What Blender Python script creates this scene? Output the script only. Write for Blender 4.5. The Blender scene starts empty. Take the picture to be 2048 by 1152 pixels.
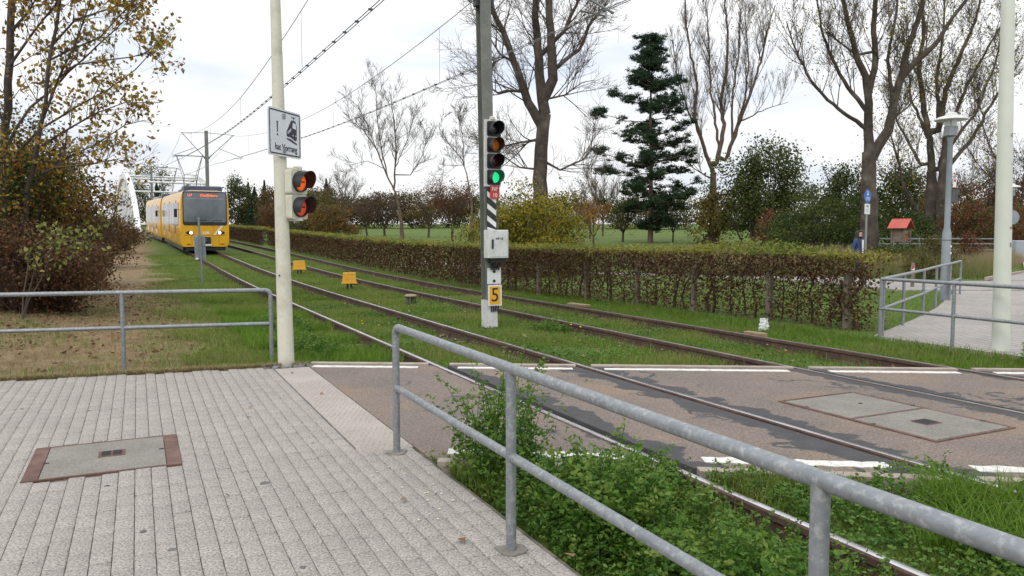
import bpy, math, random
import numpy as np
from mathutils import Vector, Matrix

R = math.radians
rnd = random.Random(11)
rng = np.random.default_rng(11)
scene = bpy.context.scene
COL = scene.collection

# ------------------------------------------------------------------ camera
EYE = 1.43
PITCH = math.atan(104 / 1535.0)
FPX = 1535.0
cam = bpy.data.cameras.new('camera'); cam.sensor_width = 36.0; cam.lens = 36.0 * FPX / 2048.0
cam.clip_start = 0.05; cam.clip_end = 3000
camo = bpy.data.objects.new('camera', cam); COL.objects.link(camo)
camo.location = (0, 0, EYE); camo.rotation_euler = (math.pi / 2 - PITCH, 0, 0)
scene.camera = camo

# ------------------------------------------------------------------ sky, sun, exposure
SUN_EL, SUN_AZ = R(42), R(205)      # azimuth clockwise from +Y: behind the camera, a little to the left
world = bpy.data.worlds.new('World'); scene.world = world; world.use_nodes = True
nt = world.node_tree; nt.nodes.clear()
def wn(t, **k):
    n = nt.nodes.new(t)
    for a, b in k.items(): setattr(n, a, b)
    return n
out = wn('ShaderNodeOutputWorld')
sky = wn('ShaderNodeTexSky', sky_type='NISHITA', sun_disc=False)
sky.sun_elevation = SUN_EL; sky.sun_rotation = SUN_AZ; sky.dust_density = 2.0
bg_sky = wn('ShaderNodeBackground'); bg_sky.inputs[1].default_value = 0.10
nt.links.new(sky.outputs[0], bg_sky.inputs[0])
tc = wn('ShaderNodeTexCoord'); sep = wn('ShaderNodeSeparateXYZ'); nt.links.new(tc.outputs['Generated'], sep.inputs[0])
mp = wn('ShaderNodeMapping'); mp.inputs['Scale'].default_value = (2.2, 2.2, 9.0); mp.inputs['Location'].default_value = (3.1, 0.4, 0.7)
nt.links.new(tc.outputs['Generated'], mp.inputs[0])
noi = wn('ShaderNodeTexNoise'); noi.inputs['Scale'].default_value = 1.3; noi.inputs['Detail'].default_value = 9; noi.inputs['Roughness'].default_value = 0.5
nt.links.new(mp.outputs[0], noi.inputs['Vector'])
ramp = wn('ShaderNodeValToRGB')
ramp.color_ramp.elements[0].position = 0.30; ramp.color_ramp.elements[0].color = (0.70, 0.78, 0.90, 1)
ramp.color_ramp.elements[1].position = 0.50; ramp.color_ramp.elements[1].color = (0.99, 0.995, 1.0, 1)
nt.links.new(noi.outputs[0], ramp.inputs[0])
ab = wn('ShaderNodeMath', operation='ABSOLUTE'); nt.links.new(sep.outputs[2], ab.inputs[0])
mu = wn('ShaderNodeMath', operation='MULTIPLY_ADD'); mu.inputs[1].default_value = 0.70; mu.inputs[2].default_value = 1.02   # overcast: brighter overhead
nt.links.new(ab.outputs[0], mu.inputs[0])
bg_cl = wn('ShaderNodeBackground'); nt.links.new(ramp.outputs[0], bg_cl.inputs[0]); nt.links.new(mu.outputs[0], bg_cl.inputs[1])
mix = wn('ShaderNodeMixShader'); mix.inputs[0].default_value = 0.93
nt.links.new(bg_sky.outputs[0], mix.inputs[1]); nt.links.new(bg_cl.outputs[0], mix.inputs[2]); nt.links.new(mix.outputs[0], out.inputs[0])

sl = bpy.data.lights.new('sun', 'SUN'); sl.energy = 1.1; sl.angle = R(22); sl.color = (1.0, 0.96, 0.90)
so = bpy.data.objects.new('sun', sl); COL.objects.link(so)
sd = Vector((math.sin(SUN_AZ) * math.cos(SUN_EL), math.cos(SUN_AZ) * math.cos(SUN_EL), math.sin(SUN_EL)))
so.rotation_euler = sd.to_track_quat('Z', 'Y').to_euler(); so.location = (0, -10, 30)

vs = scene.view_settings
vs.view_transform = 'Standard'; vs.look = 'None'; vs.exposure = 0.0; vs.gamma = 1.0; vs.use_curve_mapping = False
scene.cycles.max_bounces = 6; scene.cycles.diffuse_bounces = 3; scene.cycles.transparent_max_bounces = 8
scene.cycles.caustics_reflective = False; scene.cycles.caustics_refractive = False

# ------------------------------------------------------------------ place frame
TH = math.atan(0.4869)               # the tracks run 26 degrees to the left of the line of sight
CT, ST = math.cos(TH), math.sin(TH)
def bend(s):
    return -0.0005 * (s - 28) ** 2 if s > 28 else 0.0
def W(s, d, z=0.0):                  # s metres along the tracks, d metres to the right of the camera's foot
    d = d + bend(s)
    return Vector((-s * ST + d * CT, s * CT + d * ST, z))
def rise(y):                         # the line and the park climb towards the bridge
    if y < 18: return 0.0
    if y < 36: return (y - 18) ** 2 / 36.0 * 0.0275
    if y < 190: return 0.2475 + 0.0275 * (y - 36)
    return 4.4825 + 0.008 * (y - 190)
def smooth(a, b, x):
    t = min(1, max(0, (x - a) / (b - a))); return t * t * (3 - 2 * t)
def sd_of(x, y):
    return -x * ST + y * CT, x * CT + y * ST
def ground(x, y):
    s, d = sd_of(x, y)
    z = rise(y) - 0.10
    z += 0.50 * smooth(0.3, -5.5, d - bend(s)) * smooth(9.6, 15.5, s)
    if 1.0 < d < 9.6: z -= 0.055 * smooth(1.0, 1.8, d) * smooth(9.6, 8.6, d)
    if d > 9.0: z += 0.08 * smooth(9.0, 9.6, d)
    if 1.6 < d < 9.4 and s < 5: z += 0.085 * smooth(0.75, 0.10, 4.71 - 0.117 * x - y) * (1 if y < 4.71 - 0.117 * x else 0)
    return z
def at(px, py, y):                   # a point of the place seen at that spot of the photograph, y metres ahead
    u = (px - 1024) / FPX; v = (576 - py) / FPX
    dy = math.cos(PITCH) + v * math.sin(PITCH); dz = -math.sin(PITCH) + v * math.cos(PITCH)
    return Vector((u * y / dy, y, EYE + dz * y / dy))
def foot(px, y):
    x = (px - 1024) / FPX * y
    return Vector((x, y, ground(x, y)))

# ------------------------------------------------------------------ materials
def M(name, c1, c2=None, scale=6.0, rough=0.8, metal=0.0, bump=0.0, bscale=None, lo=0.38, hi=0.62, coord='Object', c3=None, scale3=0.6, fine=None):
    m = bpy.data.materials.new(name); m.use_nodes = True
    t = m.node_tree; N = t.nodes; L = t.links
    p = N['Principled BSDF']; p.inputs['Roughness'].default_value = rough; p.inputs['Metallic'].default_value = metal
    p.inputs['Base Color'].default_value = (*c1, 1)
    tcn = N.new('ShaderNodeTexCoord'); src = tcn.outputs['Object']
    if coord == 'World':
        g = N.new('ShaderNodeNewGeometry'); src = g.outputs['Position']
    def noise(sc, det=6, ro=0.6):
        n = N.new('ShaderNodeTexNoise'); n.inputs['Scale'].default_value = sc; n.inputs['Detail'].default_value = det; n.inputs['Roughness'].default_value = ro
        L.new(src, n.inputs['Vector']); return n
    def mixc(fac, a, b):
        x = N.new('ShaderNodeMix'); x.data_type = 'RGBA'
        if fac is not None: L.new(fac, x.inputs[0])
        for k, q in ((6, a), (7, b)):
            if isinstance(q, tuple): x.inputs[k].default_value = (*q, 1)
            else: L.new(q, x.inputs[k])
        return x
    def band(o, a, b):
        r = N.new('ShaderNodeMapRange'); r.inputs['From Min'].default_value = a; r.inputs['From Max'].default_value = b; L.new(o, r.inputs[0]); return r.outputs[0]
    col = None
    if c2:
        n = noise(scale); x = mixc(band(n.outputs[0], lo, hi), c1, c2); col = x.outputs[2]
    if c3:
        n3 = noise(scale3, 4); x = mixc(band(n3.outputs[0], 0.5, 0.68), col if col else c1, c3); col = x.outputs[2]
    if fine:                         # grain of the stone or grit: (scale, dark factor, light factor)
        nf = noise(fine[0], 3, 0.8)
        r = N.new('ShaderNodeMapRange'); r.inputs['From Min'].default_value = 0.3; r.inputs['From Max'].default_value = 0.7
        r.inputs['To Min'].default_value = fine[1]; r.inputs['To Max'].default_value = fine[2]; L.new(nf.outputs[0], r.inputs[0])
        v = N.new('ShaderNodeVectorMath'); v.operation = 'SCALE'; L.new(r.outputs[0], v.inputs['Scale'])
        if col: L.new(col, v.inputs[0])
        else: v.inputs[0].default_value = c1
        col = v.outputs[0]
    if col: L.new(col, p.inputs['Base Color'])
    if bump:
        nb = noise(bscale or scale * 4, 5); b = N.new('ShaderNodeBump'); b.inputs['Strength'].default_value = bump; b.inputs['Distance'].default_value = 0.02
        L.new(nb.outputs[0], b.inputs['Height']); L.new(b.outputs[0], p.inputs['Normal'])
    m['p'] = 1
    return m

def leafmat(name, cols, trans=0.3, rough=0.6):
    """leaves: colour differs from leaf to leaf and clump to clump (attribute tint)"""
    m = bpy.data.materials.new(name); m.use_nodes = True
    t = m.node_tree; N = t.nodes; L = t.links
    p = N['Principled BSDF']; p.inputs['Roughness'].default_value = rough; p.inputs['Specular IOR Level'].default_value = 0.25
    a = N.new('ShaderNodeAttribute'); a.attribute_name = 'tint'
    r = N.new('ShaderNodeValToRGB'); e = r.color_ramp.elements
    while len(e) < len(cols): e.new(0.5)
    for i, c in enumerate(cols):
        e[i].position = i / max(1, len(cols) - 1); e[i].color = (*c, 1)
    L.new(a.outputs['Fac'], r.inputs[0]); L.new(r.outputs[0], p.inputs['Base Color'])
    tr = N.new('ShaderNodeBsdfTranslucent'); L.new(r.outputs[0], tr.inputs[0])
    mx = N.new('ShaderNodeMixShader'); mx.inputs[0].default_value = trans
    L.new(p.outputs[0], mx.inputs[1]); L.new(tr.outputs[0], mx.inputs[2])
    L.new(mx.outputs[0], N['Material Output'].inputs[0])
    return m

def emit(name, c, strength, base=None):
    m = M(name, base or c, rough=0.35); p = m.node_tree.nodes['Principled BSDF']
    p.inputs['Emission Color'].default_value = (*c, 1); p.inputs['Emission Strength'].default_value = strength
    return m

def glass(name, c=(0.03, 0.035, 0.04), rough=0.06):
    m = M(name, c, rough=rough); m.node_tree.nodes['Principled BSDF'].inputs['Specular IOR Level'].default_value = 0.8
    return m

# ------------------------------------------------------------------ mesh builder
class MB:
    def __init__(self): self.v = []; self.f = []; self.m = []; self.cur = 0
    def mat(self, i): self.cur = i; return self
    def add(self, vs_, fs_):
        o = len(self.v); self.v.extend([tuple(q) for q in vs_]); self.f.extend([tuple(i + o for i in q) for q in fs_]); self.m.extend([self.cur] * len(fs_)); return self
    def box(self, c, s, rz=0.0, mx=None):
        hx, hy, hz = s[0] / 2, s[1] / 2, s[2] / 2
        P = [Vector((x, y, z)) for z in (-hz, hz) for x, y in ((-hx, -hy), (hx, -hy), (hx, hy), (-hx, hy))]
        q = mx if mx is not None else Matrix.Rotation(rz, 3, 'Z')
        P = [q @ a + Vector(c) for a in P]
        return self.add(P, [(3, 2, 1, 0), (4, 5, 6, 7), (0, 1, 5, 4), (1, 2, 6, 5), (2, 3, 7, 6), (3, 0, 4, 7)])
    def bbox(self, c, s, b=0.01, rz=0.0):
        """box with a chamfered upper rim and chamfered uprights"""
        hx, hy, hz = s[0] / 2, s[1] / 2, s[2] / 2
        def ring(x, y, k): return [(-x + k, -y), (x - k, -y), (x, -y + k), (x, y - k), (x - k, y), (-x + k, y), (-x, y - k), (-x, -y + k)]
        rows = [(ring(hx, hy, b), -hz), (ring(hx, hy, b), hz - b), (ring(hx - b, hy - b, b), hz)]
        q = Matrix.Rotation(rz, 3, 'Z'); P = []
        for rg, z in rows: P += [q @ Vector((x, y, z)) + Vector(c) for x, y in rg]
        F = [tuple(range(7, -1, -1)), tuple(range(16, 24))]
        for k in range(2):
            for i in range(8): j = (i + 1) % 8; F.append((k * 8 + i, k * 8 + j, k * 8 + 8 + j, k * 8 + 8 + i))
        return self.add(P, F)
    def tube(self, pts, rad, n=8, caps=True):
        pts = [Vector(p) for p in pts]; k = len(pts)
        if not hasattr(rad, '__len__'): rad = [rad] * k
        P = []; up = None
        for i in range(k):
            t = (pts[min(i + 1, k - 1)] - pts[max(i - 1, 0)])
            t = t.normalized() if t.length > 1e-9 else Vector((0, 0, 1))
            if up is None: up = t.orthogonal().normalized()
            else:
                up = up - t * up.dot(t)
                up = up.normalized() if up.length > 1e-6 else t.orthogonal().normalized()
            w = t.cross(up)
            for j in range(n):
                a = 2 * math.pi * j / n; P.append(pts[i] + (up * math.cos(a) + w * math.sin(a)) * rad[i])
        F = [(i * n + j, i * n + (j + 1) % n, i * n + n + (j + 1) % n, i * n + n + j) for i in range(k - 1) for j in range(n)]
        if caps: F += [tuple(range(n - 1, -1, -1)), tuple((k - 1) * n + j for j in range(n))]
        return self.add(P, F)
    def lathe(self, prof, n=20, c=(0, 0, 0), mx=None):
        P = []; c = Vector(c)
        for r, z in prof:
            for j in range(n):
                a = 2 * math.pi * j / n; q = Vector((r * math.cos(a), r * math.sin(a), z)); P.append((mx @ q if mx is not None else q) + c)
        k = len(prof)
        F = [(i * n + j, i * n + (j + 1) % n, i * n + n + (j + 1) % n, i * n + n + j) for i in range(k - 1) for j in range(n)]
        F += [tuple(range(n - 1, -1, -1)), tuple((k - 1) * n + j for j in range(n))]
        return self.add(P, F)
    def prism(self, poly, z0, z1, mx=None, c=(0, 0, 0)):
        """flat polygon (x, y) pulled up from z0 to z1"""
        n = len(poly); c = Vector(c)
        P = [Vector((x, y, z0)) for x, y in poly] + [Vector((x, y, z1)) for x, y in poly]
        P = [(mx @ q if mx is not None else q) + c for q in P]
        F = [tuple(range(n - 1, -1, -1)), tuple(range(n, 2 * n))] + [(i, (i + 1) % n, n + (i + 1) % n, n + i) for i in range(n)]
        return self.add(P, F)
    def mesh(self, name, mats, smooth_=False):
        me = bpy.data.meshes.new(name); me.from_pydata(self.v, [], self.f)
        if not isinstance(mats, (list, tuple)): mats = [mats]
        for q in mats: me.materials.append(q)
        if len(mats) > 1: me.polygons.foreach_set('material_index', self.m)
        if smooth_:
            me.polygons.foreach_set('use_smooth', [True] * len(me.polygons))
            try: me.set_sharp_from_angle(angle=R(38))
            except Exception: pass
        me.update(); return me
    def build(self, name, mats, parent=None, smooth_=False, loc=None, rz=None):
        o = bpy.data.objects.new(name, self.mesh(name, mats, smooth_)); COL.objects.link(o)
        if parent: o.parent = parent
        if loc is not None: o.location = loc
        if rz is not None: o.rotation_euler = (0, 0, rz)
        return o

def tag(o, label=None, cat=None, group=None, kind=None):
    if label: o['label'] = label
    if cat: o['category'] = cat
    if group: o['group'] = group
    if kind: o['kind'] = kind
    return o
def thing(name, label, cat, loc=(0, 0, 0), rz=0.0, group=None, tilt=(0, 0)):
    o = bpy.data.objects.new(name, None); COL.objects.link(o); o.empty_display_size = 0.2
    o.location = loc; o.rotation_euler = (tilt[0], tilt[1], rz)
    return tag(o, label, cat, group)
def link(name, me, parent=None, loc=None, rz=None):
    o = bpy.data.objects.new(name, me); COL.objects.link(o)
    if parent: o.parent = parent
    if loc is not None: o.location = loc
    if rz is not None: o.rotation_euler = (0, 0, rz)
    return o
def np_mesh(name, V, F, mat, tint=None, smooth_=False):
    """V (n,3), F (m,3 or 4) -> mesh, fast"""
    V = np.asarray(V, dtype=np.float32); F = np.asarray(F, dtype=np.int32)
    me = bpy.data.meshes.new(name)
    me.vertices.add(len(V)); me.vertices.foreach_set('co', V.ravel())
    k = F.shape[1]; me.loops.add(F.size); me.loops.foreach_set('vertex_index', F.ravel())
    me.polygons.add(len(F)); me.polygons.foreach_set('loop_start', np.arange(0, F.size, k, dtype=np.int32))
    if smooth_: me.polygons.foreach_set('use_smooth', np.ones(len(F), dtype=bool))
    me.update(calc_edges=True)
    if tint is not None:
        a = me.attributes.new('tint', 'FLOAT', 'POINT'); a.data.foreach_set('value', np.asarray(tint, dtype=np.float32))
    me.materials.append(mat); return me
def text_mesh(txt, size, mat, sx=1.0, bold=0.0, depth=0.002):
    cu = bpy.data.curves.new('lettering', 'FONT'); cu.body = txt; cu.size = size; cu.align_x = 'CENTER'; cu.align_y = 'CENTER'; cu.extrude = depth; cu.offset = bold; cu.resolution_u = 3
    o = bpy.data.objects.new('lettering', cu); COL.objects.link(o)
    dg = bpy.context.evaluated_depsgraph_get(); dg.update()
    me = bpy.data.meshes.new_from_object(o.evaluated_get(dg)); bpy.data.objects.remove(o); bpy.data.curves.remove(cu)
    me.materials.clear(); me.materials.append(mat)
    if sx != 1.0: me.transform(Matrix.Diagonal((sx, 1, 1, 1)))
    return me
def upright(fx, fy):
    """frame for a flat thing: local x to the viewer's right, local y up, local z out along (fx, fy)"""
    f = Vector((fx, fy, 0)).normalized(); u = Vector((0, 0, 1)); r = u.cross(f)
    return Matrix((r, u, f)).transposed()
def put(me, name, parent, mx, loc):
    o = bpy.data.objects.new(name, me); COL.objects.link(o); o.parent = parent
    o.matrix_local = Matrix.Translation(loc) @ mx.to_4x4(); return o

# ------------------------------------------------------------------ scattering of leaves and blades
def leaf_quads(C, size, tint, flat=0.0, aspect=0.62, upw=None):
    """one pointed leaf (a folded diamond) at each centre"""
    n = len(C); C = np.asarray(C); size = np.broadcast_to(size, (n,))
    a = rng.normal(size=(n, 3)); b = rng.normal(size=(n, 3))
    if flat: a[:, 2] *= (1 - flat); b[:, 2] *= (1 - flat)
    a /= np.linalg.norm(a, axis=1)[:, None] + 1e-9
    b -= a * np.sum(a * b, axis=1)[:, None]; b /= np.linalg.norm(b, axis=1)[:, None] + 1e-9
    nrm = np.cross(a, b)
    L = size[:, None] * a; Wd = size[:, None] * aspect * b; fold = size[:, None] * 0.14 * nrm
    V = np.empty((n, 4, 3)); V[:, 0] = C - L * 0.5; V[:, 1] = C - L * 0.08 + Wd * 0.5 + fold; V[:, 2] = C + L * 0.5; V[:, 3] = C - L * 0.08 - Wd * 0.5 + fold
    o = np.arange(n)[:, None] * 4
    F = np.concatenate([o + np.array([0, 1, 2]), o + np.array([0, 2, 3])], axis=1).reshape(-1, 3)
    return V.reshape(-1, 3), F, np.repeat(np.asarray(tint), 4)
def blades(P, h, w, lean=0.5, tint=None, seg=2):
    """bent grass blades at the points P; seg 1 = one triangle, 2 = quad and tip"""
    n = len(P); P = np.asarray(P); h = np.broadcast_to(h, (n,)); w = np.broadcast_to(w, (n,))
    az = rng.uniform(0, 2 * np.pi, n); ln = rng.uniform(0.1, 1.0, n) * lean * h; az2 = rng.uniform(0, 2 * np.pi, n)
    dx = np.cos(az) * ln; dy = np.sin(az) * ln; wx = np.cos(az2) * w / 2; wy = np.sin(az2) * w / 2
    if tint is None: tint = rng.uniform(0, 1, n)
    if seg == 1:
        V = np.empty((n, 3, 3))
        V[:, 0] = P + np.stack([wx, wy, np.zeros(n)], 1); V[:, 1] = P - np.stack([wx, wy, np.zeros(n)], 1); V[:, 2] = P + np.stack([dx, dy, h], 1)
        return V.reshape(-1, 3), np.arange(n * 3).reshape(-1, 3), np.repeat(tint, 3)
    V = np.empty((n, 5, 3)); mid = P + np.stack([dx * 0.3, dy * 0.3, h * 0.6], 1)
    V[:, 0] = P + np.stack([wx, wy, np.zeros(n)], 1); V[:, 1] = P - np.stack([wx, wy, np.zeros(n)], 1)
    V[:, 2] = mid - np.stack([wx, wy, np.zeros(n)], 1) * 0.8; V[:, 3] = mid + np.stack([wx, wy, np.zeros(n)], 1) * 0.8
    V[:, 4] = P + np.stack([dx, dy, h * (1 - 0.25 * ln / (h + 1e-6))], 1)
    o = np.arange(n)[:, None] * 5
    F = np.concatenate([o + np.array([0, 1, 2]), o + np.array([0, 2, 3]), o + np.array([3, 2, 4])], axis=1).reshape(-1, 3)
    return V.reshape(-1, 3), F, np.repeat(tint, 5)
def join(parts):
    V, F, T, o = [], [], [], 0
    for v, f, t in parts:
        V.append(v); F.append(f + o); T.append(t); o += len(v)
    return np.concatenate(V), np.concatenate(F), np.concatenate(T)
def Wn(s, d):
    bo = np.where(s > 28, -0.0005 * (s - 28) ** 2, 0.0); dd = d + bo
    return -s * ST + dd * CT, s * CT + dd * ST
RV = np.vectorize(rise); GV = np.vectorize(ground)
def patchy(x, y, sc=1.0, seed=0):
    """cheap smooth pattern in 0..1 for thick and thin growth"""
    return 0.5 + 0.25 * (np.sin(x * 1.7 * sc + seed + 1.3 * np.sin(y * 1.1 * sc)) + np.sin(y * 2.3 * sc + seed * 2 + 1.7 * np.sin(x * 0.9 * sc)))

# ------------------------------------------------------------------ shared materials
galv = M('galvanised_steel', (0.215, 0.235, 0.25), (0.255, 0.275, 0.29), scale=7, rough=0.45, metal=0.35, bump=0.10, bscale=70, c3=(0.37, 0.385, 0.39), scale3=48, fine=(22, 0.86, 1.1))
cream = M('cream_paint', (0.62, 0.61, 0.51), (0.57, 0.56, 0.46), scale=2.5, rough=0.5, bump=0.04, bscale=90, c3=(0.46, 0.44, 0.36), scale3=3.5, fine=(30, 0.93, 1.04))
pale_pole = M('pale_green_paint', (0.63, 0.66, 0.58), (0.58, 0.61, 0.53), scale=2.2, rough=0.5, bump=0.03, bscale=90)
mast_paint = M('green_grey_paint', (0.17, 0.18, 0.16), (0.13, 0.14, 0.125), scale=3, rough=0.6, bump=0.05, bscale=40, c3=(0.22, 0.22, 0.20), scale3=5)
black = M('black_plastic', (0.012, 0.013, 0.016), (0.03, 0.03, 0.034), scale=8, rough=0.45)
dark_metal = M('dark_metal', (0.06, 0.06, 0.065), (0.10, 0.10, 0.10), scale=9, rough=0.6)
white_panel = M('white_panel', (0.66, 0.67, 0.66), (0.58, 0.59, 0.58), scale=4, rough=0.5, c3=(0.5, 0.5, 0.47), scale3=9)
rust = M('rusty_steel', (0.10, 0.055, 0.045), (0.16, 0.085, 0.065), scale=9, rough=0.75, metal=0.2, bump=0.25, bscale=80, c3=(0.20, 0.12, 0.09), scale3=3)
rail_side = M('rusty_rail', (0.055, 0.032, 0.026), (0.10, 0.055, 0.042), scale=14, rough=0.85, bump=0.25, bscale=60, c3=(0.12, 0.075, 0.055), scale3=2.0)
rail_top = M('polished_rail_head', (0.66, 0.66, 0.68), (0.50, 0.48, 0.48), scale=5, rough=0.22, metal=0.95)
rail_top_dull = M('worn_rail_head', (0.32, 0.31, 0.31), (0.20, 0.17, 0.16), scale=4, rough=0.4, metal=0.8)
concrete = M('concrete', (0.20, 0.185, 0.162), (0.25, 0.232, 0.205), scale=3, rough=0.9, bump=0.2, bscale=120, fine=(85, 0.6, 1.3))
bark = M('bark', (0.085, 0.066, 0.053), (0.042, 0.033, 0.028), scale=6, rough=0.95, bump=0.9, bscale=14, c3=(0.14, 0.12, 0.095), scale3=1.5)
bark_warm = M('warm_bark', (0.15, 0.105, 0.075), (0.085, 0.06, 0.045), scale=5, rough=0.95, bump=0.6, bscale=14)
twig_mat = M('twig_bark', (0.105, 0.08, 0.066), (0.07, 0.055, 0.048), scale=3, rough=0.95)
twig_red = M('reddish_twig_bark', (0.085, 0.05, 0.038), (0.05, 0.032, 0.026), scale=3, rough=0.95)
wood = M('weathered_wood', (0.24, 0.16, 0.10), (0.32, 0.23, 0.15), scale=5, rough=0.9, bump=0.3, bscale=40)
grey_wood = M('grey_wood', (0.14, 0.11, 0.085), (0.20, 0.16, 0.12), scale=6, rough=0.9, bump=0.3, bscale=30)
lamp_grey = M('grey_blue_paint', (0.22, 0.25, 0.29), (0.27, 0.30, 0.33), scale=4, rough=0.5)
cable = M('dark_cable', (0.05, 0.05, 0.055), (0.08, 0.08, 0.08), scale=4, rough=0.6)
wire_mat = M('weathered_copper_wire', (0.14, 0.14, 0.15), (0.2, 0.2, 0.2), scale=2, rough=0.6)

# ------------------------------------------------------------------ ground (one sheet to the horizon)
def dist_mat(name, build):
    m = bpy.data.materials.new(name); m.use_nodes = True; t = m.node_tree; N = t.nodes; L = t.links
    p = N['Principled BSDF']; p.inputs['Roughness'].default_value = 0.95; p.inputs['Specular IOR Level'].default_value = 0.2
    g = N.new('ShaderNodeNewGeometry')
    def dot(v):
        x = N.new('ShaderNodeVectorMath'); x.operation = 'DOT_PRODUCT'; x.inputs[1].default_value = v; L.new(g.outputs['Position'], x.inputs[0]); return x.outputs['Value']
    def noise(sc, det=6, ro=0.6):
        n = N.new('ShaderNodeTexNoise'); n.inputs['Scale'].default_value = sc; n.inputs['Detail'].default_value = det; n.inputs['Roughness'].default_value = ro
        L.new(g.outputs['Position'], n.inputs['Vector']); return n.outputs[0]
    def rngm(o, a, b, c=0.0, d=1.0):
        r = N.new('ShaderNodeMapRange'); r.inputs[1].default_value = a; r.inputs[2].default_value = b; r.inputs[3].default_value = c; r.inputs[4].default_value = d; L.new(o, r.inputs[0]); return r.outputs[0]
    def mth(op, a, b=None):
        x = N.new('ShaderNodeMath'); x.operation = op
        for k, q in ((0, a), (1, b)):
            if q is None: continue
            if isinstance(q, (int, float)): x.inputs[k].default_value = q
            else: L.new(q, x.inputs[k])
        return x.outputs[0]
    def mixc(f, a, b):
        x = N.new('ShaderNodeMix'); x.data_type = 'RGBA'
        if isinstance(f, float): x.inputs[0].default_value = f
        else: L.new(f, x.inputs[0])
        for k, q in ((6, a), (7, b)):
            if isinstance(q, tuple): x.inputs[k].default_value = (*q, 1)
            else: L.new(q, x.inputs[k])
        return x.outputs[2]
    def bump(h, st, dist=0.02):
        b = N.new('ShaderNodeBump'); b.inputs['Strength'].default_value = st; b.inputs['Distance'].default_value = dist; L.new(h, b.inputs['Height']); L.new(b.outputs[0], p.inputs['Normal'])
    L.new(build(dot, noise, rngm, mth, mixc, bump), p.inputs['Base Color'])
    return m
NV = (CT, ST, 0.0)
def soil_grass(dot, noise, rngm, mth, mixc, bump):
    d = dot(NV)
    green = mixc(rngm(noise(0.5), 0.35, 0.65), (0.095, 0.150, 0.028), (0.135, 0.190, 0.045))
    green = mixc(rngm(noise(9.0), 0.45, 0.7), green, (0.065, 0.10, 0.022))
    green = mixc(rngm(noise(1.7, 5), 0.56, 0.66), green, (0.13, 0.10, 0.06))
    dry = mixc(rngm(noise(4.0), 0.35, 0.65), (0.30, 0.215, 0.13), (0.19, 0.125, 0.075))
    dry = mixc(rngm(noise(1.3), 0.5, 0.68), dry, (0.12, 0.13, 0.04))
    f = rngm(mth('ADD', d, mth('MULTIPLY', noise(0.8), 3.4)), 1.9, 3.0, 1.0, 0.0)
    bump(noise(30.0), 0.8, 0.05)
    return mixc(f, green, dry)
ground_mat = dist_mat('lawn_and_dry_bank', soil_grass)
def axis(lo, hi, near, far):
    a = list(np.arange(-near, near + 0.01, 0.75)); x = near; st = 0.9
    while x < far: st *= 1.22; x += st; a.append(x); a.insert(0, -x)
    return [q for q in a if lo <= q <= hi]
gx = axis(-900, 900, 24, 900); gy = axis(-30, 1500, 40, 1500)
V = [(x, y, ground(x, y)) for y in gy for x in gx]; nx = len(gx)
F = [(j * nx + i, j * nx + i + 1, j * nx + nx + i + 1, j * nx + nx + i) for j in range(len(gy) - 1) for i in range(nx - 1)]
tag(link('ground', np_mesh('ground', V, F, ground_mat, smooth_=True)), 'grassy ground of the park and the tramway', None, None, 'structure')

# ------------------------------------------------------------------ pavement of small concrete blocks
def paver_mat(name, c1, c2, fine):
    m = M(name, c1, c2, scale=1.6, rough=0.92, bump=0.35, bscale=140, coord='World', fine=fine)
    t = m.node_tree; N = t.nodes; L = t.links; p = N['Principled BSDF']
    src = p.inputs['Base Color'].links[0].from_socket
    oi = N.new('ShaderNodeObjectInfo'); g = N.new('ShaderNodeNewGeometry'); ad = N.new('ShaderNodeMath'); ad.operation = 'ADD'
    L.new(oi.outputs['Random'], ad.inputs[0]); L.new(g.outputs['Random Per Island'], ad.inputs[1])
    fr = N.new('ShaderNodeMath'); fr.operation = 'FRACT'; L.new(ad.outputs[0], fr.inputs[0])
    r = N.new('ShaderNodeMapRange'); r.inputs[3].default_value = 0.94; r.inputs[4].default_value = 1.045; L.new(fr.outputs[0], r.inputs[0])
    v = N.new('ShaderNodeVectorMath'); v.operation = 'SCALE'; L.new(src, v.inputs[0]); L.new(r.outputs[0], v.inputs['Scale']); L.new(v.outputs[0], p.inputs['Base Color'])
    return m
paver_m = paver_mat('exposed_aggregate_concrete', (0.352, 0.322, 0.294), (0.325, 0.298, 0.274), (84, 0.28, 1.68))
tact_m = paver_mat('pale_tactile_concrete', (0.43, 0.385, 0.345), (0.385, 0.345, 0.31), (80, 0.72, 1.22))
sand_m = M('dirty_joint_sand', (0.17, 0.145, 0.115), (0.06, 0.052, 0.04), scale=9, rough=1.0, coord='World', c3=(0.05, 0.06, 0.02), scale3=3)
PW, PL = 0.0887, 0.178
def far_edge(x):
    return 8.45 + 0.32 * (x + 2.2) if x > -5.1 else 7.522 + 0.22 * (x + 5.1)
edge = [W(8.52, 1.655), W(4, 1.655), W(-3.5, 1.655), W(-3.5, -9)]
poly = [(p.x, p.y) for p in edge] + [(-14, far_edge(-14)), (-5.1, far_edge(-5.1)), (-2.6, far_edge(-2.6) + 0.02)]
pave = MB().prism(poly[::-1], -0.30, -0.010).build('pavement', sand_m)
tag(pave, 'light grey block pavement in the foreground', None, None, 'structure')
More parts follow.
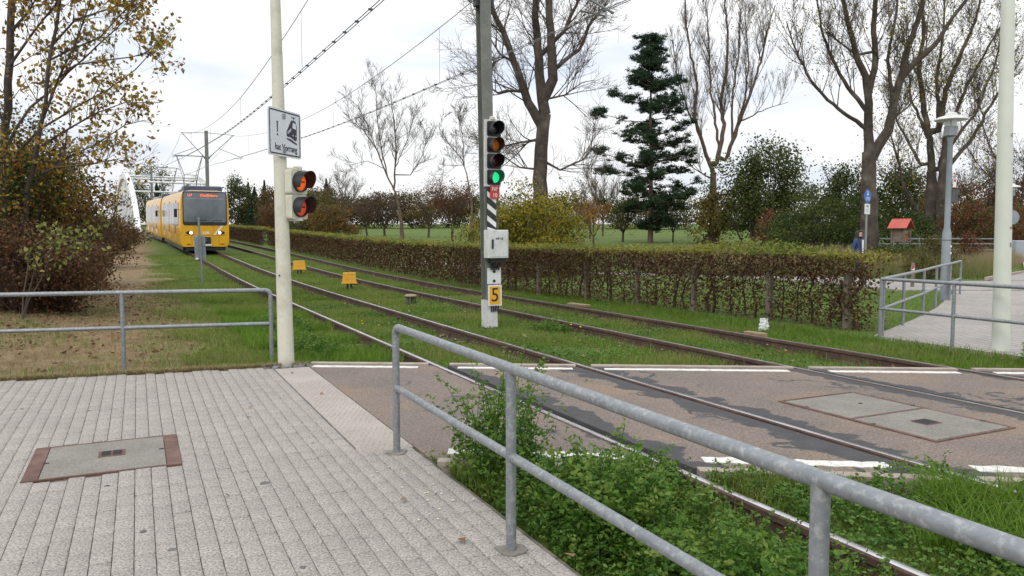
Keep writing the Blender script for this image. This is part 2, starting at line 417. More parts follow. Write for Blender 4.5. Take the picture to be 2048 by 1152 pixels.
def paver_geo(w, l):
    a, b, k, h = w / 2, l / 2, 0.0022, 0.0025
    P = [(-a, -b, -0.06), (a, -b, -0.06), (a, b, -0.06), (-a, b, -0.06), (-a, -b, -h), (a, -b, -h), (a, b, -h), (-a, b, -h), (-a + k, -b + k, 0), (a - k, -b + k, 0), (a - k, b - k, 0), (-a + k, b - k, 0)]
    Fq = [(0, 1, 5, 4), (1, 2, 6, 5), (2, 3, 7, 6), (3, 0, 4, 7), (4, 5, 9, 8), (5, 6, 10, 9), (6, 7, 11, 10), (7, 4, 8, 11), (8, 9, 10, 11)]
    return np.array(P), np.array(Fq)
pv, pf = paver_geo(PW - 0.0034, PL - 0.0034)
paver_mesh = np_mesh('paver', pv, pf, paver_m)
spots = []
for c in range(-60, 17):
    dc = 0.21 + (c + 0.5) * PW
    if dc > 1.655 - PW * 0.4: continue
    off = (c % 2) * PL / 2 + rnd.uniform(-0.05, 0.05)
    for k in range(-6, 54):
        sc = off + k * PL
        if sc < -0.6: continue
        if -0.62 < dc < 0.18 and 5.20 < sc < 5.93: continue
        if dc > 1.27 and 4.98 < sc: continue
        p = W(sc, dc)
        if p.y > far_edge(p.x) - 0.03 or p.x < -7.5: continue
        spots.append((p, sc, dc))
def px_of(p):
    q = Vector(p) - Vector((0, 0, EYE)); dep = q.y * math.cos(PITCH) - q.z * math.sin(PITCH)
    if dep < 0.1: return None
    return 1024 + FPX * q.x / dep, 576 - FPX * (q.y * math.sin(PITCH) + q.z * math.cos(PITCH)) / dep, dep
inview = []
for p, sc, dc in spots:
    q = px_of(p)
    inview.append(q is not None and -10 < q[0] < 2058 and q[1] < 1160)
order = sorted([i for i in range(len(spots)) if inview[i]], key=lambda i: spots[i][0].y)[:300]
single = set(order); PVs, PFs = [], []; n = 0
rot = Matrix.Rotation(TH, 3, 'Z'); rn = np.array(rot)
for i, (p, sc, dc) in enumerate(spots):
    dz = rnd.uniform(-0.0016, 0.0016); a = rnd.uniform(-0.012, 0.012)
    if i in single:
        o = link('paver', paver_mesh, pave, (p.x, p.y, dz), TH + a)
        o.rotation_euler = (rnd.uniform(-.006, .006), rnd.uniform(-.006, .006), TH + a)
    else:
        ca, sa = math.cos(a), math.sin(a); rr = rn @ np.array([[ca, -sa, 0], [sa, ca, 0], [0, 0, 1]])
        PVs.append(pv @ rr.T + np.array([p.x, p.y, dz])); PFs.append(pf + n); n += len(pv)
tag(link('paver_field', np_mesh('paver_field', np.concatenate(PVs), np.concatenate(PFs), paver_m), pave), None, None, None, 'stuff')
# tactile slabs beside the roadway
def slab_geo(w, l, studs):
    b = MB(); b.bbox((0, 0, -0.03), (w, l, 0.06), 0.004)
    if studs:
        for i in range(8):
            for j in range(6):
                x = (i - 3.5) * 0.044 + (0.011 if j % 2 else -0.011); y = (j - 2.5) * 0.049
                b.lathe([(0.0135, -0.001), (0.0085, 0.0055)], 6, (x, y, 0))
    return b
plain_me = slab_geo(0.362, 0.292, False).mesh('tactile_slab', tact_m); stud_me = slab_geo(0.362, 0.292, True).mesh('tactile_slab', tact_m)
for k in range(12):
    sc = 8.33 - 0.297 * k
    if sc < 5.0: break
    p = W(sc, 1.468, rnd.uniform(0.0, 0.002)); link('tactile_slab', plain_me if k < 3 else stud_me, pave, p, TH + rnd.uniform(-.006, .006))
# broken stone collar round the pole foot
b = MB()
stone_m = M('grey_chippings', (0.30, 0.30, 0.31), (0.18, 0.18, 0.19), scale=20, rough=0.9)
for k in range(70):
    a = rnd.uniform(0, 6.28); r = rnd.uniform(0.10, 0.27); p = W(8.62 + 0.6 * r * math.sin(a), 1.43 + r * math.cos(a), 0.004)
    s = rnd.uniform(0.015, 0.035); b.box(p, (s, s * 1.3, s), rnd.uniform(0, 3))
tag(b.build('chippings', stone_m, pave), None, None, None, 'stuff')

# manhole covers
def cover(name, label, s0, s1, d0, d1, endplates, divs=1):
    ls, ld = s1 - s0, d1 - d0
    t = thing(name, label, 'manhole cover', W((s0 + s1) / 2, (d0 + d1) / 2, 0.0), TH)
    fr = 0.018
    for sx, w in ((-1, endplates), (1, endplates)):
        MB().bbox((sx * (ld / 2 - w / 2), 0, -0.02), (w, ls, 0.052), 0.003).build('frame_rail', rust, t)
    for sy in (-1, 1):
        MB().bbox((0, sy * (ls / 2 - fr / 2), -0.02), (ld - 2 * endplates, fr, 0.0515), 0.003).build('frame_rail', rust, t)
    inner = ls - 2 * fr
    for k in range(divs):
        yc = -ls / 2 + fr + inner * (k + 0.5) / divs
        if k: MB().bbox((0, yc - inner / divs / 2, -0.02), (ld - 2 * endplates, 0.03, 0.0522), 0.003).build('cross_rail', rust, t)
        MB().bbox((0, yc, -0.021), (ld - 2 * endplates - 0.006, inner / divs - (0.034 if divs > 1 else 0.006), 0.05), 0.003).build('concrete_infill', concrete, t)
    return t
t = cover('manhole_cover', 'rust-framed concrete manhole cover set in the grey block pavement', 5.17, 5.965, -0.655, 0.21, 0.085)
b = MB().bbox((0.03, 0.04, -0.0), (0.155, 0.14, 0.018), 0.002); g = b.build('grate', rust, t)
b = MB()
for k in range(7):
    for q in range(2): b.box((0.03 - 0.032 + 0.064 * q, 0.04 - 0.054 + 0.018 * k, 0.0095), (0.054, 0.008, 0.003))
b.build('grate_slots', black, g)
for x, y in ((-0.335, -0.03), (0.325, 0.02)):
    MB().box((x, y, 0.006), (0.03, 0.018, 0.004)).build('lifting_slot', black, t)
t = cover('double_manhole_cover', 'double concrete manhole cover with rust frame between the two tracks', 3.43, 4.90, 4.95, 5.86, 0.035, 2)
b = MB().bbox((0.0, -0.33, 0.0), (0.17, 0.15, 0.016), 0.002); g = b.build('grate', rust, t)
b = MB()
for k in range(9): b.box((-0.068 + 0.017 * k, -0.33, 0.0085), (0.009, 0.125, 0.003))
b.build('grate_slots', black, g)
for x, y in ((-0.42, -0.2), (0.43, 0.1), (0.42, -0.5), (-0.42, 0.45), (0.1, 0.35)):
    MB().box((x, y, 0.0075), (0.03, 0.02, 0.003)).build('lifting_slot', black, t)

# ------------------------------------------------------------------ roadway of the crossing
RAILS = (2.94, 4.385, 6.40, 7.93)
def asphalt_nodes(dot, noise, rngm, mth, mixc, bump):
    base = mixc(rngm(noise(1.1), 0.35, 0.65), (0.215, 0.170, 0.145), (0.165, 0.140, 0.125))
    base = mixc(rngm(noise(0.8, 3), 0.52, 0.66), base, (0.25, 0.185, 0.135))
    grit = noise(70.0, 3, 0.8)
    base = mixc(rngm(grit, 0.50, 0.72), base, (0.36, 0.31, 0.27))
    base = mixc(rngm(grit, 0.44, 0.30), base, (0.075, 0.065, 0.06))
    d = dot(NV); s = dot((-ST, CT, 0))
    tar = None
    for r, lo, hi in ((2.94, 0.02, 0.26), (4.385, -0.30, 0.03), (6.40, -0.20, 0.16), (7.93, -0.12, 0.14), (4.385, 0.0, 0.14)):
        m_ = mth('SUBTRACT', mth('ABSOLUTE', mth('SUBTRACT', d, r + (lo + hi) / 2)), (hi - lo) / 2)
        tar = m_ if tar is None else mth('MINIMUM', tar, m_)
    tar = mth('ADD', tar, mth('MULTIPLY', mth('SUBTRACT', noise(2.6, 5), 0.5), 0.75))
    f = rngm(tar, 0.0, 0.03, 1.0, 0.0)
    # poured sealing strips across the lane
    q = mth('ABSOLUTE', mth('SUBTRACT', noise(0.9, 4), 0.5)); f2 = rngm(q, 0.008, 0.016, 1.0, 0.0)
    f = mth('MAXIMUM', f, mth('MULTIPLY', f2, rngm(noise(0.7, 2), 0.54, 0.58)))
    f = mth('MULTIPLY', f, rngm(d, 2.2, 2.4))
    bump(grit, 0.6, 0.012)
    return mixc(mth('MULTIPLY', f, 0.93), base, mixc(rngm(noise(6.0), 0.3, 0.7), (0.062, 0.064, 0.072), (0.085, 0.085, 0.09)))
asphalt = dist_mat('patched_asphalt', asphalt_nodes)
def yf(x): return 8.40 - 0.058 * x
def yn(x): return 4.80 - 0.117 * x
def line_at(d, fy):               # where the line across (fy) meets the line d along the tracks
    s = 6.0
    for _ in range(12):
        p = W(s, d); s += (fy(p.x) - p.y) / CT
    return W(s, d)
road = MB()
cuts = [(1.66, RAILS[0] - 0.036), (RAILS[0] + 0.115, RAILS[1] - 0.085), (RAILS[1] + 0.036, RAILS[2] - 0.036), (RAILS[2] + 0.085, RAILS[3] - 0.085), (RAILS[3] + 0.036, 9.39)]
for a, b_ in cuts:
    A, B_, C, D_ = line_at(a, yn), line_at(b_, yn), line_at(b_, yf), line_at(a, yf)
    road.prism([(q.x, q.y) for q in (A, B_, C, D_)], -0.22, -0.004)
road = road.build('crossing_road', asphalt); tag(road, 'patched asphalt roadway crossing both tracks', None, None, 'structure')
paint = M('worn_white_road_paint', (0.74, 0.73, 0.69), (0.66, 0.65, 0.60), scale=12, rough=0.8, bump=0.2, bscale=60, c3=(0.45, 0.43, 0.40), scale3=14, coord='World')
def ragged(d0, d1, fy, off0, off1, name, mat, z0, z1, jag=0.02, n=24):
    lo, hi = [], []
    for k in range(n + 1):
        d = d0 + (d1 - d0) * k / n
        p = line_at(d, fy); j = rnd.uniform(-jag, jag) * 0.35
        lo.append((p.x, p.y + off0 + j)); hi.append((p.x, p.y + off1 + rnd.uniform(-jag, jag) * 0.35))
    o = MB().prism(lo + hi[::-1], z0, z1).build(name, mat, road); return o
for a, b_ in ((1.76, 2.78), (3.16, 4.25), (4.55, 6.25), (6.62, 7.78), (8.1, 9.3)):
    ragged(a, b_, yf, -0.19, -0.09, 'road_marking', paint, -0.004, 0.0005)
for a, b_ in ((1.74, 2.72), (3.14, 4.10), (4.52, 6.2), (6.6, 7.8)):
    ragged(a, b_, yn, 0.13, 0.25, 'road_marking', paint, -0.004, 0.0005, 0.04)
kerb_m = M('worn_kerb_concrete', (0.33, 0.27, 0.23), (0.42, 0.36, 0.31), scale=5, rough=0.9, bump=0.3, bscale=60, coord='World', fine=(90, 0.8, 1.15))
for a, b_ in ((1.70, 2.86), (3.07, 4.29), (4.44, 6.34), (6.50, 7.84), (8.0, 9.3)):
    ragged(a, b_, yf, 0.0, 0.09, 'kerb_stone', kerb_m, -0.16, 0.012, 0.01)
    ragged(a, b_, yn, -0.09, 0.0, 'kerb_stone', kerb_m, -0.16, 0.006, 0.01)
# steel flangeway guards inside the rails
for r, side in ((RAILS[0], 1), (RAILS[1], -1), (RAILS[2], 1), (RAILS[3], -1)):
    lo, hi = (r + 0.036, r + 0.114) if side > 0 else (r - 0.084, r - 0.036)
    A, B_, C, D_ = line_at(lo, yn), line_at(hi, yn), line_at(hi, yf), line_at(lo, yf)
    MB().prism([(q.x, q.y) for q in (A, B_, C, D_)], -0.2, -0.045).build('flangeway', rail_side, road)

# ------------------------------------------------------------------ tracks
prof = [(-.030, -.002), (-.023, 0), (.021, 0), (.029, -.002), (.036, -.009), (.036, -.040), (.020, -.052), (.020, -.135), (.066, -.152), (.066, -.172), (-.066, -.172), (-.066, -.152), (-.020, -.135), (-.020, -.052), (-.036, -.040), (-.036, -.009)]
def rail_obj(d, top, parent):
    S = [-3] + list(np.arange(-1, 30, 1.0)) + list(np.arange(30, 130, 2.5)); b = MB(); n = len(prof)
    P = []
    for s in S:
        for x, z in prof: q = W(s, d + x); P.append((q.x, q.y, z + rise(W(s, d).y) + 0.003))
    Fq, mi = [], []
    for k in range(len(S) - 1):
        for i in range(n):
            Fq.append((k * n + i, k * n + (i + 1) % n, k * n + n + (i + 1) % n, k * n + n + i)); mi.append(0 if i == 1 else 1)
    b.v = P; b.f = Fq; b.m = mi
    return b.build('rail', [top, rail_side], parent, True)
plate = MB().bbox((0, 0, 0), (0.20, 0.11, 0.05), 0.01); plate.tube([(0.09, 0, 0), (0.09, 0, 0.07)], 0.018, 6); plate.tube([(-0.09, 0, 0), (-0.09, 0, 0.07)], 0.018, 6)
plate_me = plate.mesh('tie_plate', rail_side)
for nm, ds, top, lab in (('tram_track', RAILS[:2], rail_top, 'tram track with bright polished rails carrying the yellow tram'), ('tram_track', RAILS[2:], rail_top_dull, 'tram track with dull brown rails beside the hedge')):
    t = thing(nm, lab, 'track')
    for d in ds:
        ro = rail_obj(d, top, t)
        for k in range(70):
            s = 9.6 + 0.72 * k
            p = W(s, d, 0); p.z = rise(p.y) - 0.135
            link('tie_plate', plate_me, ro, p, TH)

# ------------------------------------------------------------------ pavement, path and lawn beyond the tracks
far_pave = M('pinkish_block_paving', (0.42, 0.385, 0.36), (0.36, 0.335, 0.315), scale=1.2, rough=0.92, bump=0.2, bscale=60, coord='World', fine=(60, 0.8, 1.15), c3=(0.32, 0.30, 0.285), scale3=0.35)
def add_courses(m, L0, Wd, ang):
    """thin dark joints of small blocks too far off to build"""
    t = m.node_tree; N = t.nodes; L = t.links; p = N['Principled BSDF']; src = p.inputs['Base Color'].links[0].from_socket
    g = N.new('ShaderNodeNewGeometry'); mp_ = N.new('ShaderNodeMapping'); mp_.inputs['Rotation'].default_value = (0, 0, ang); L.new(g.outputs['Position'], mp_.inputs[0])
    b = N.new('ShaderNodeTexBrick'); b.inputs['Scale'].default_value = 1.0; b.inputs['Brick Width'].default_value = L0; b.inputs['Row Height'].default_value = Wd; b.inputs['Mortar Size'].default_value = 0.006
    b.inputs['Color1'].default_value = (1, 1, 1, 1); b.inputs['Color2'].default_value = (0.88, 0.88, 0.88, 1); b.inputs['Mortar'].default_value = (0.45, 0.43, 0.40, 1)
    L.new(mp_.outputs[0], b.inputs['Vector']); x = N.new('ShaderNodeMix'); x.data_type = 'RGBA'; x.blend_type = 'MULTIPLY'; x.inputs[0].default_value = 1.0
    L.new(src, x.inputs[6]); L.new(b.outputs[0], x.inputs[7]); L.new(x.outputs[2], p.inputs['Base Color'])
add_courses(far_pave, PL, PW, -0.6)
def strip(name, left, right, mat, label, lift=0.03, n=8, thick=0.15):
    def res(pl):
        o = []
        for a, b_ in zip(pl[:-1], pl[1:]):
            for k in range(n): o.append((a[0] + (b_[0] - a[0]) * k / n, a[1] + (b_[1] - a[1]) * k / n))
        return o + [pl[-1]]
    A, B_ = res(left), res(right); b = MB(); P = []
    for (x0, y0), (x1, y1) in zip(A, B_):
        z = max(rise(y0), rise(y1)) + lift
        P += [(x0, y0, z), (x1, y1, z), (x0, y0, z - thick), (x1, y1, z - thick)]
    Fq = []
    for k in range(len(A) - 1):
        i = 4 * k; Fq += [(i, i + 1, i + 5, i + 4), (i, i + 4, i + 6, i + 2), (i + 1, i + 3, i + 7, i + 5)]
    b.add(P, Fq); o = b.build(name, mat); return tag(o, label, None, None, 'structure')
def w2(s, d): p = W(s, d); return (p.x, p.y)
strip('far_pavement', [w2(-3, 9.42), w2(3, 9.42), w2(6.3, 9.42), (5.22, 11.0), (7.0, 13.25), (8.5, 15.3), (11.0, 19.1), (11.6, 20.0)],
      [(16, 0), (16, 3), (15.5, 7), (15.3, 10), (15.6, 12.5), (16.2, 15), (17.6, 18.5), (18.2, 20.0)], far_pave, 'paved area across the tracks', 0.0)
strip('cross_path', [(24, 24.0), (13, 24.0), (11, 25.8), (8, 26.3), (2, 29.2), (-4, 36)], [(24, 20.02), (10.2, 20.02), (9.4, 22.8), (8.4, 25.2), (1.6, 28.4), (-5, 35)], far_pave, 'paved footpath passing behind the hedge', 0.0)
strip('side_path', [(15.0, 24.05), (19.5, 29), (25.4, 38), (36, 55), (60, 90)], [(23.0, 24.05), (27, 29), (33.5, 38), (45, 55), (70, 90)], far_pave, 'paved path leading off to the right', 0.006)
kb = MB()
for (x0, y0), (x1, y1) in (((15.0, 24.1), (19.5, 29)), ((19.5, 29), (25.4, 38)), ((25.4, 38), (36, 55))):
    a = math.atan2(y1 - y0, x1 - x0); kb.box(((x0 + x1) / 2 - 0.06, (y0 + y1) / 2 + 0.04, rise((y0 + y1) / 2) + 0.03), (math.hypot(x1 - x0, y1 - y0), 0.10, 0.10), a)
tag(kb.build('path_kerb', kerb_m), 'low concrete kerb along the side path', None, None, 'structure')
strip('park_path', [(-46, 118), (-38.5, 92), (-34.5, 84), (-30, 86), (-24, 96)], [(-43.5, 118), (-36, 94.5), (-33.8, 87.6), (-31, 89.5), (-25.8, 98)], far_pave, 'light footpath curving through the far lawn', 0.05)

# ------------------------------------------------------------------ railings
def railing(label, pts, height, r=0.0245, z0=0.0, mid=0.5, round_end=True, collar=True, group='galvanised tube railings'):
    P = [Vector((x, y, z0)) for x, y in pts]; base = P[0].copy()
    t = thing('railing', label, 'railing', base, 0.0, group)
    Q = [p - base for p in P]; H_ = height - r
    top = []
    if round_end:
        d0 = (Q[1] - Q[0]).normalized(); k = 0.06
        top = [Q[0] + Vector((0, 0, H_ - k))]
        for a in (22, 45, 67): top.append(Q[0] + Vector((0, 0, H_ - k + k * math.sin(R(a)))) + d0 * (k - k * math.cos(R(a))))
        top.append(Q[0] + d0 * k + Vector((0, 0, H_)))
    else: top = [Q[0] + Vector((0, 0, H_))]
    top += [q + Vector((0, 0, H_)) for q in Q[1:]]
    MB().tube(top, r, 16).build('top_rail', galv, t, True)
    MB().tube([q + Vector((0, 0, height * mid)) for q in Q], r * 0.9, 14).build('middle_rail', galv, t, True)
    for i, q in enumerate(Q):
        h = H_ - (0.06 if (i == 0 and round_end) else 0.0)
        MB().tube([q + Vector((0, 0, -0.08)), q + Vector((0, 0, h))], r * 0.97, 16).build('post', galv, t, True)
        if collar:
            b = MB(); n = 9; pr = [(0.075 * rnd.uniform(0.75, 1.15) * math.cos(6.283 * j / n), 0.065 * rnd.uniform(0.75, 1.15) * math.sin(6.283 * j / n)) for j in range(n)]
            b.prism(pr, -0.02, 0.006, c=q); b.build('mortar_collar', concrete, t)
    return t
railing('galvanised railing in the right foreground running beside the near weeds', [w2(4.82, 1.50), w2(3.07, 1.49), w2(1.32, 1.48), w2(-0.45, 1.47), w2(-2.1, 1.46)], 0.862, mid=0.505)
railing('galvanised railing along the far pavement edge left of the cream pole', [(-2.80, 8.87), (-4.31, 8.45), (-5.83, 8.03), (-7.35, 7.6), (-8.9, 7.2)], 0.83, mid=0.50, collar=False)
railing('galvanised railing across the tracks in front of the pale pole', [w2(7.5, 9.50), w2(6.38, 9.45), w2(5.2, 9.42), w2(4.0, 9.40)], 0.845, mid=0.47, round_end=False, collar=False)
railing('galvanised railing slanting back from the hedge corner beside the grass', [(5.32, 10.96), (6.27, 12.25), (7.42, 13.8), (8.5, 15.35), (9.75, 17.05), (11.0, 18.8)], 0.845, mid=0.47, round_end=False, collar=False)

# ------------------------------------------------------------------ cream pole with priority sign and crossing signal
pole = thing('signal_pole', 'tapered cream pole carrying the white sign and amber signal', 'pole', W(8.67, 1.44), 0.0, None, (0, -0.010))
MB().lathe([(0.092, -0.1), (0.089, 0.0), (0.071, 2.0), (0.053, 4.05), (0.040, 6.4), (0.0, 6.42)], 24).build('shaft', cream, pole, True)
MB().lathe([(0.012, 0.0), (0.010, 0.006)], 10, mx=upright(-0.1, -1), c=(-0.022, -0.076, 1.0)).build('screw_hole', dark_metal, pole)
FS = Vector((0.96, -0.28, 0)).normalized(); US = upright(FS.x, FS.y)
sign_c = W(8.67, 1.44) + Vector((0.060, -0.075, 2.53))
sg = thing('priority_sign', 'white tram priority sign lettered hat Vorrang on the cream pole', 'sign', sign_c)
def rrect(w, h, r, n=4):
    o = []
    for cx_, cy_, a0 in ((w / 2 - r, h / 2 - r, 0), (-w / 2 + r, h / 2 - r, 90), (-w / 2 + r, -h / 2 + r, 180), (w / 2 - r, -h / 2 + r, 270)):
        for k in range(n + 1): a = R(a0 + 90 * k / n); o.append((cx_ + r * math.cos(a), cy_ + r * math.sin(a)))
    return o
sign_white = M('sign_white', (0.70, 0.73, 0.78), (0.64, 0.68, 0.74), scale=2, rough=0.4)
sign_ink = M('sign_ink', (0.02, 0.022, 0.035), rough=0.5)
MB().prism(rrect(0.62, 0.50, 0.03), -0.012, 0.0, US).build('plate', sign_white, sg)
def frame_ring(w, h, r, th):
    o, i = rrect(w, h, r), rrect(w - 2 * th, h - 2 * th, max(0.004, r - th)); n = len(o)
    b = MB(); P = [US @ Vector((x, y, 0.002)) for x, y in o] + [US @ Vector((x, y, 0.002)) for x, y in i]
    return b.add(P, [(k, (k + 1) % n, n + (k + 1) % n, n + k) for k in range(n)])
frame_ring(0.585, 0.465, 0.022, 0.014).build('border', sign_ink, sg)
ex = MB(); ex.prism([(-0.135, 0.115), (-0.157, 0.115), (-0.152, 0.0), (-0.140, 0.0)], 0.001, 0.003, US); ex.prism([(-0.146 + 0.011 * math.cos(k * .785), -0.027 + 0.011 * math.sin(k * .785)) for k in range(8)], 0.001, 0.003, US)
ex.build('exclamation_mark', sign_ink, sg)
tr = MB()
tr.prism([(0.03, 0.03), (0.12, 0.155), (0.20, 0.155), (0.225, 0.10), (0.225, -0.045), (0.20, -0.06), (0.11, -0.03), (0.03, -0.025)], 0.001, 0.003, US)
tr.prism([(0.03, -0.042), (0.11, -0.05), (0.225, -0.085), (0.225, -0.10), (0.15, -0.085), (0.03, -0.055)], 0.001, 0.003, US)
tr.prism([(0.125, 0.185), (0.20, 0.185), (0.20, 0.193), (0.125, 0.193)], 0.001, 0.003, US); tr.prism([(0.155, 0.155), (0.163, 0.155), (0.175, 0.185), (0.167, 0.185)], 0.001, 0.003, US)
ic = tr.build('tram_pictogram', sign_ink, sg)
tw = MB(); tw.prism([(0.135, 0.075), (0.21, 0.065), (0.205, 0.125), (0.15, 0.135)], 0.0035, 0.0045, US)
for k in range(4): tw.prism([(0.045 + 0.018 * k, 0.005 + 0.010 * k), (0.057 + 0.018 * k, 0.005 + 0.011 * k), (0.057 + 0.018 * k, 0.030 + 0.013 * k), (0.045 + 0.018 * k, 0.027 + 0.012 * k)], 0.0035, 0.0045, US)
for x in (0.15, 0.205): tw.prism([(x + 0.009 * math.cos(k * .785), -0.005 + 0.009 * math.sin(k * .785)) for k in range(8)], 0.0035, 0.0045, US)
tag(tw.build('pictogram_windows', sign_white, ic), None, None, None, 'stuff')
put(text_mesh('hat Vorrang', 0.100, sign_ink, 0.88, 0.0), 'lettering', sg, US, US @ Vector((0.015, -0.155, 0.002)))
for y in (0.18, -0.18): MB().box((0, 0, 0), (0.10, 0.05, 0.05), mx=Matrix.Identity(3)).build('clamp', galv, sg, loc=US @ Vector((-0.03, y, -0.035)))

def visor_head(parent, U, c, rad, length, lens_mat, housing_mat, w, h, depth, lens_name='lens', cut=-35):
    """one signal section: housing, lens, half-round visor"""
    o = MB().prism(rrect(w, h, 0.03), -depth, 0.0, U, c).build('signal_section', housing_mat, parent)
    mxz = U
    b = MB(); n = 20
    b.lathe([(rad * 1.12, 0.0), (rad * 1.12, 0.03), (rad, 0.03), (rad, 0.001)], n, c, mxz); b.build('lens_ring', black, o, True)
    b = MB(); b.lathe([(rad * 0.98, 0.004), (rad * 0.86, 0.016), (rad * 0.5, 0.026), (0.0, 0.03)], n, c, mxz); ln = b.build(lens_name, lens_mat, o, True)
    b = MB(); P = []; m_ = 22; a0, a1 = R(cut), R(180 - cut)
    for k in range(m_ + 1):
        a = a0 + (a1 - a0) * k / m_; lg = length * (0.55 + 0.45 * max(0, math.sin((a - a0) / (a1 - a0) * math.pi)))
        for rr_, z in ((rad * 1.10, 0.0), (rad * 1.16, lg), (rad * 1.12, lg), (rad * 1.05, 0.0)): P.append(U @ Vector((rr_ * math.cos(a), rr_ * math.sin(a), z)) + Vector(c))
    Fq = []
    for k in range(m_):
        i = 4 * k
        for j in range(3): Fq.append((i + j, i + j + 1, i + j + 5, i + j + 4))
        Fq.append((i + 3, i, i + 4, i + 7))
    Fq += [(0, 1, 2, 3), (4 * m_ + 3, 4 * m_ + 2, 4 * m_ + 1, 4 * m_)]
    b.add(P, Fq); b.build('visor', black, o, True)
    return ln
amber = emit('lit_amber_lens', (1.0, 0.16, 0.02), 0.5, (0.75, 0.12, 0.03)); amber_red = emit('red_amber_lens', (0.85, 0.10, 0.04), 0.32, (0.5, 0.07, 0.04))
FP = Vector((0.90, -0.44, 0)).normalized(); UP = upright(FP.x, FP.y)
sig = thing('crossing_signal', 'cream two-lamp amber crossing signal bracketed to the cream pole', 'signal', W(8.67, 1.44) + Vector((0.175, 0.03, 1.885)))
for k, (zc, lm) in enumerate(((0.135, amber), (-0.138, amber_red))):
    ln = visor_head(sig, UP, (0, 0, zc), 0.100, 0.17, lm, cream, 0.25, 0.268, 0.17)
    b = MB(); b.prism([(-0.05, -0.008), (0.05, -0.008), (0.05, 0.006), (-0.05, 0.006)], 0.029, 0.031, UP, (0, 0, zc)); b.prism([(-0.035, -0.03), (-0.01, -0.03), (-0.01, -0.02), (-0.035, -0.02)], 0.029, 0.031, UP, (0, 0, zc)); b.build('lens_mark', black, ln)
for z in (0.27, -0.275):
    MB().box((-0.09, -0.01, z), (0.16, 0.05, 0.035)).build('bracket', cream, sig)
    MB().bbox((-0.02, 0.01, z + 0.01), (0.09, 0.06, 0.05), 0.01).build('bracket_cap', cream, sig)

# pale pole across the tracks
pp = thing('tall_pole', 'tall pale green pole with torn stickers across the tracks', 'pole', W(5.91, 9.70), 0.0, None, (0, -0.022))
MB().lathe([(0.103, -0.2), (0.102, 0.0), (0.088, 2.2), (0.072, 4.4), (0.055, 7.5), (0, 7.52)], 24).build('shaft', pale_pole, pp, True)
stk = M('torn_brown_sticker', (0.22, 0.17, 0.11), (0.30, 0.25, 0.18), scale=30, rough=0.8); stk2 = M('dark_sticker', (0.05, 0.05, 0.06), (0.4, 0.4, 0.42), scale=40, rough=0.6)
for z, w_, h_, m_ in ((1.32, 0.035, 0.06, stk), (1.53, 0.045, 0.035, stk), (2.66, 0.05, 0.05, stk2), (2.31, 0.014, 0.03, stk2)):
    b = MB(); P = []
    rr_ = 0.103 - z * 0.0068 + 0.0015
    for k in range(5):
        a = R(-62) + (k / 4 - 0.5) * (w_ / rr_); P += [(rr_ * math.cos(a), rr_ * math.sin(a), z - h_ / 2 + rnd.uniform(0, .006)), (rr_ * math.cos(a), rr_ * math.sin(a), z + h_ / 2 - rnd.uniform(0, .006))]
    b.add(P, [(2 * k, 2 * k + 2, 2 * k + 3, 2 * k + 1) for k in range(4)]).build('sticker', m_, pp)

# ------------------------------------------------------------------ catenary masts
def contact_h(s): return 5.22 + 0.022 * (s - 11.7) if s < 75 else 6.6
MD = 5.30
def hbeam(h, w, tf=0.014, tw_=0.010, z0=-0.3):
    b = MB()
    for sy in (-1, 1): b.box((0, sy * (w / 2 - tf / 2), (h + z0) / 2), (w, tf, h - z0))
    b.box((0, 0, (h + z0) / 2), (tw_, w - 2 * tf, h - z0)); return b
def mast(label, s, w, tilt, height, detail):
    p = W(s, MD); p.z = rise(p.y)
    t = thing('catenary_mast', label, 'mast', p, TH, 'catenary masts between the tracks', tilt)
    hbeam(height, w).build('column', mast_paint, t)
    zc = contact_h(s)
    for sx, dc in ((-1, (RAILS[0] + RAILS[1]) / 2 - MD), (1, (RAILS[2] + RAILS[3]) / 2 - MD)):
        top = Vector((dc, 0, zc + 1.75)); root = Vector((sx * w / 2, 0, zc + 0.02)); up = Vector((sx * w / 2, 0, zc + 1.85))
        dr = (top - root)
        cn = MB().tube([root, root + dr], 0.027, 8); cn.tube([up, top + Vector((sx * 0.1, 0, 0.02))], 0.022, 8)
        c_ = cn.build('cantilever', galv, t, True)
        b = MB()
        for q0, q1 in ((0.06, 0.30),):
            for k in range(7):
                q = root + dr.normalized() * (q0 + (q1 - q0) * k / 6); b.tube([q, q + dr.normalized() * 0.02], 0.05 if k % 2 == 0 else 0.035, 10)
        b.bbox((sx * (w / 2 + 0.02), 0, zc + 0.03), (0.09, 0.12, 0.16), 0.01); b.build('insulator', black, c_)
        a = root + dr * 0.42; e_ = Vector((dc + sx * 0.62, 0, zc + 0.13))
        rg = MB().tube([a, e_], 0.022, 8); rg.tube([e_ - (e_ - a).normalized() * 0.12, e_ - (e_ - a).normalized() * 0.12 - Vector((0, 0, 0.16))], 0.022, 8); rg.tube([e_, e_ + (e_ - a).normalized() * 0.05], 0.03, 8)
        r_ = rg.build('registration_tube', galv, t, True)
        st0 = e_ - (e_ - a).normalized() * 0.12 - Vector((0, 0, 0.13))
        MB().tube([st0, Vector((dc + 0.0, 0, zc + 0.08)), Vector((dc, 0, zc - 0.005))], 0.016, 6).build('steady_arm', dark_metal, r_, True)
    return t
FM = Vector((ST, -CT, 0)); UM = upright(0, -1)          # things fixed to the mast face its front flange (local frame)
m1 = mast('near grey-green steel mast carrying the four-lamp signal and yellow 5', 11.75, 0.19, (0, -0.020), 8.0, True)
mast('far grey steel mast standing behind the yellow tram', 61.0, 0.24, (0, 0), 8.3, False)
mast('farthest thin mast near the white bridge arch', 111.0, 0.24, (0, 0), 8.3, False)
MB().box((0, 0, 0.13), (0.205, 0.205, 0.46)).build('painted_foot', white_panel, m1)
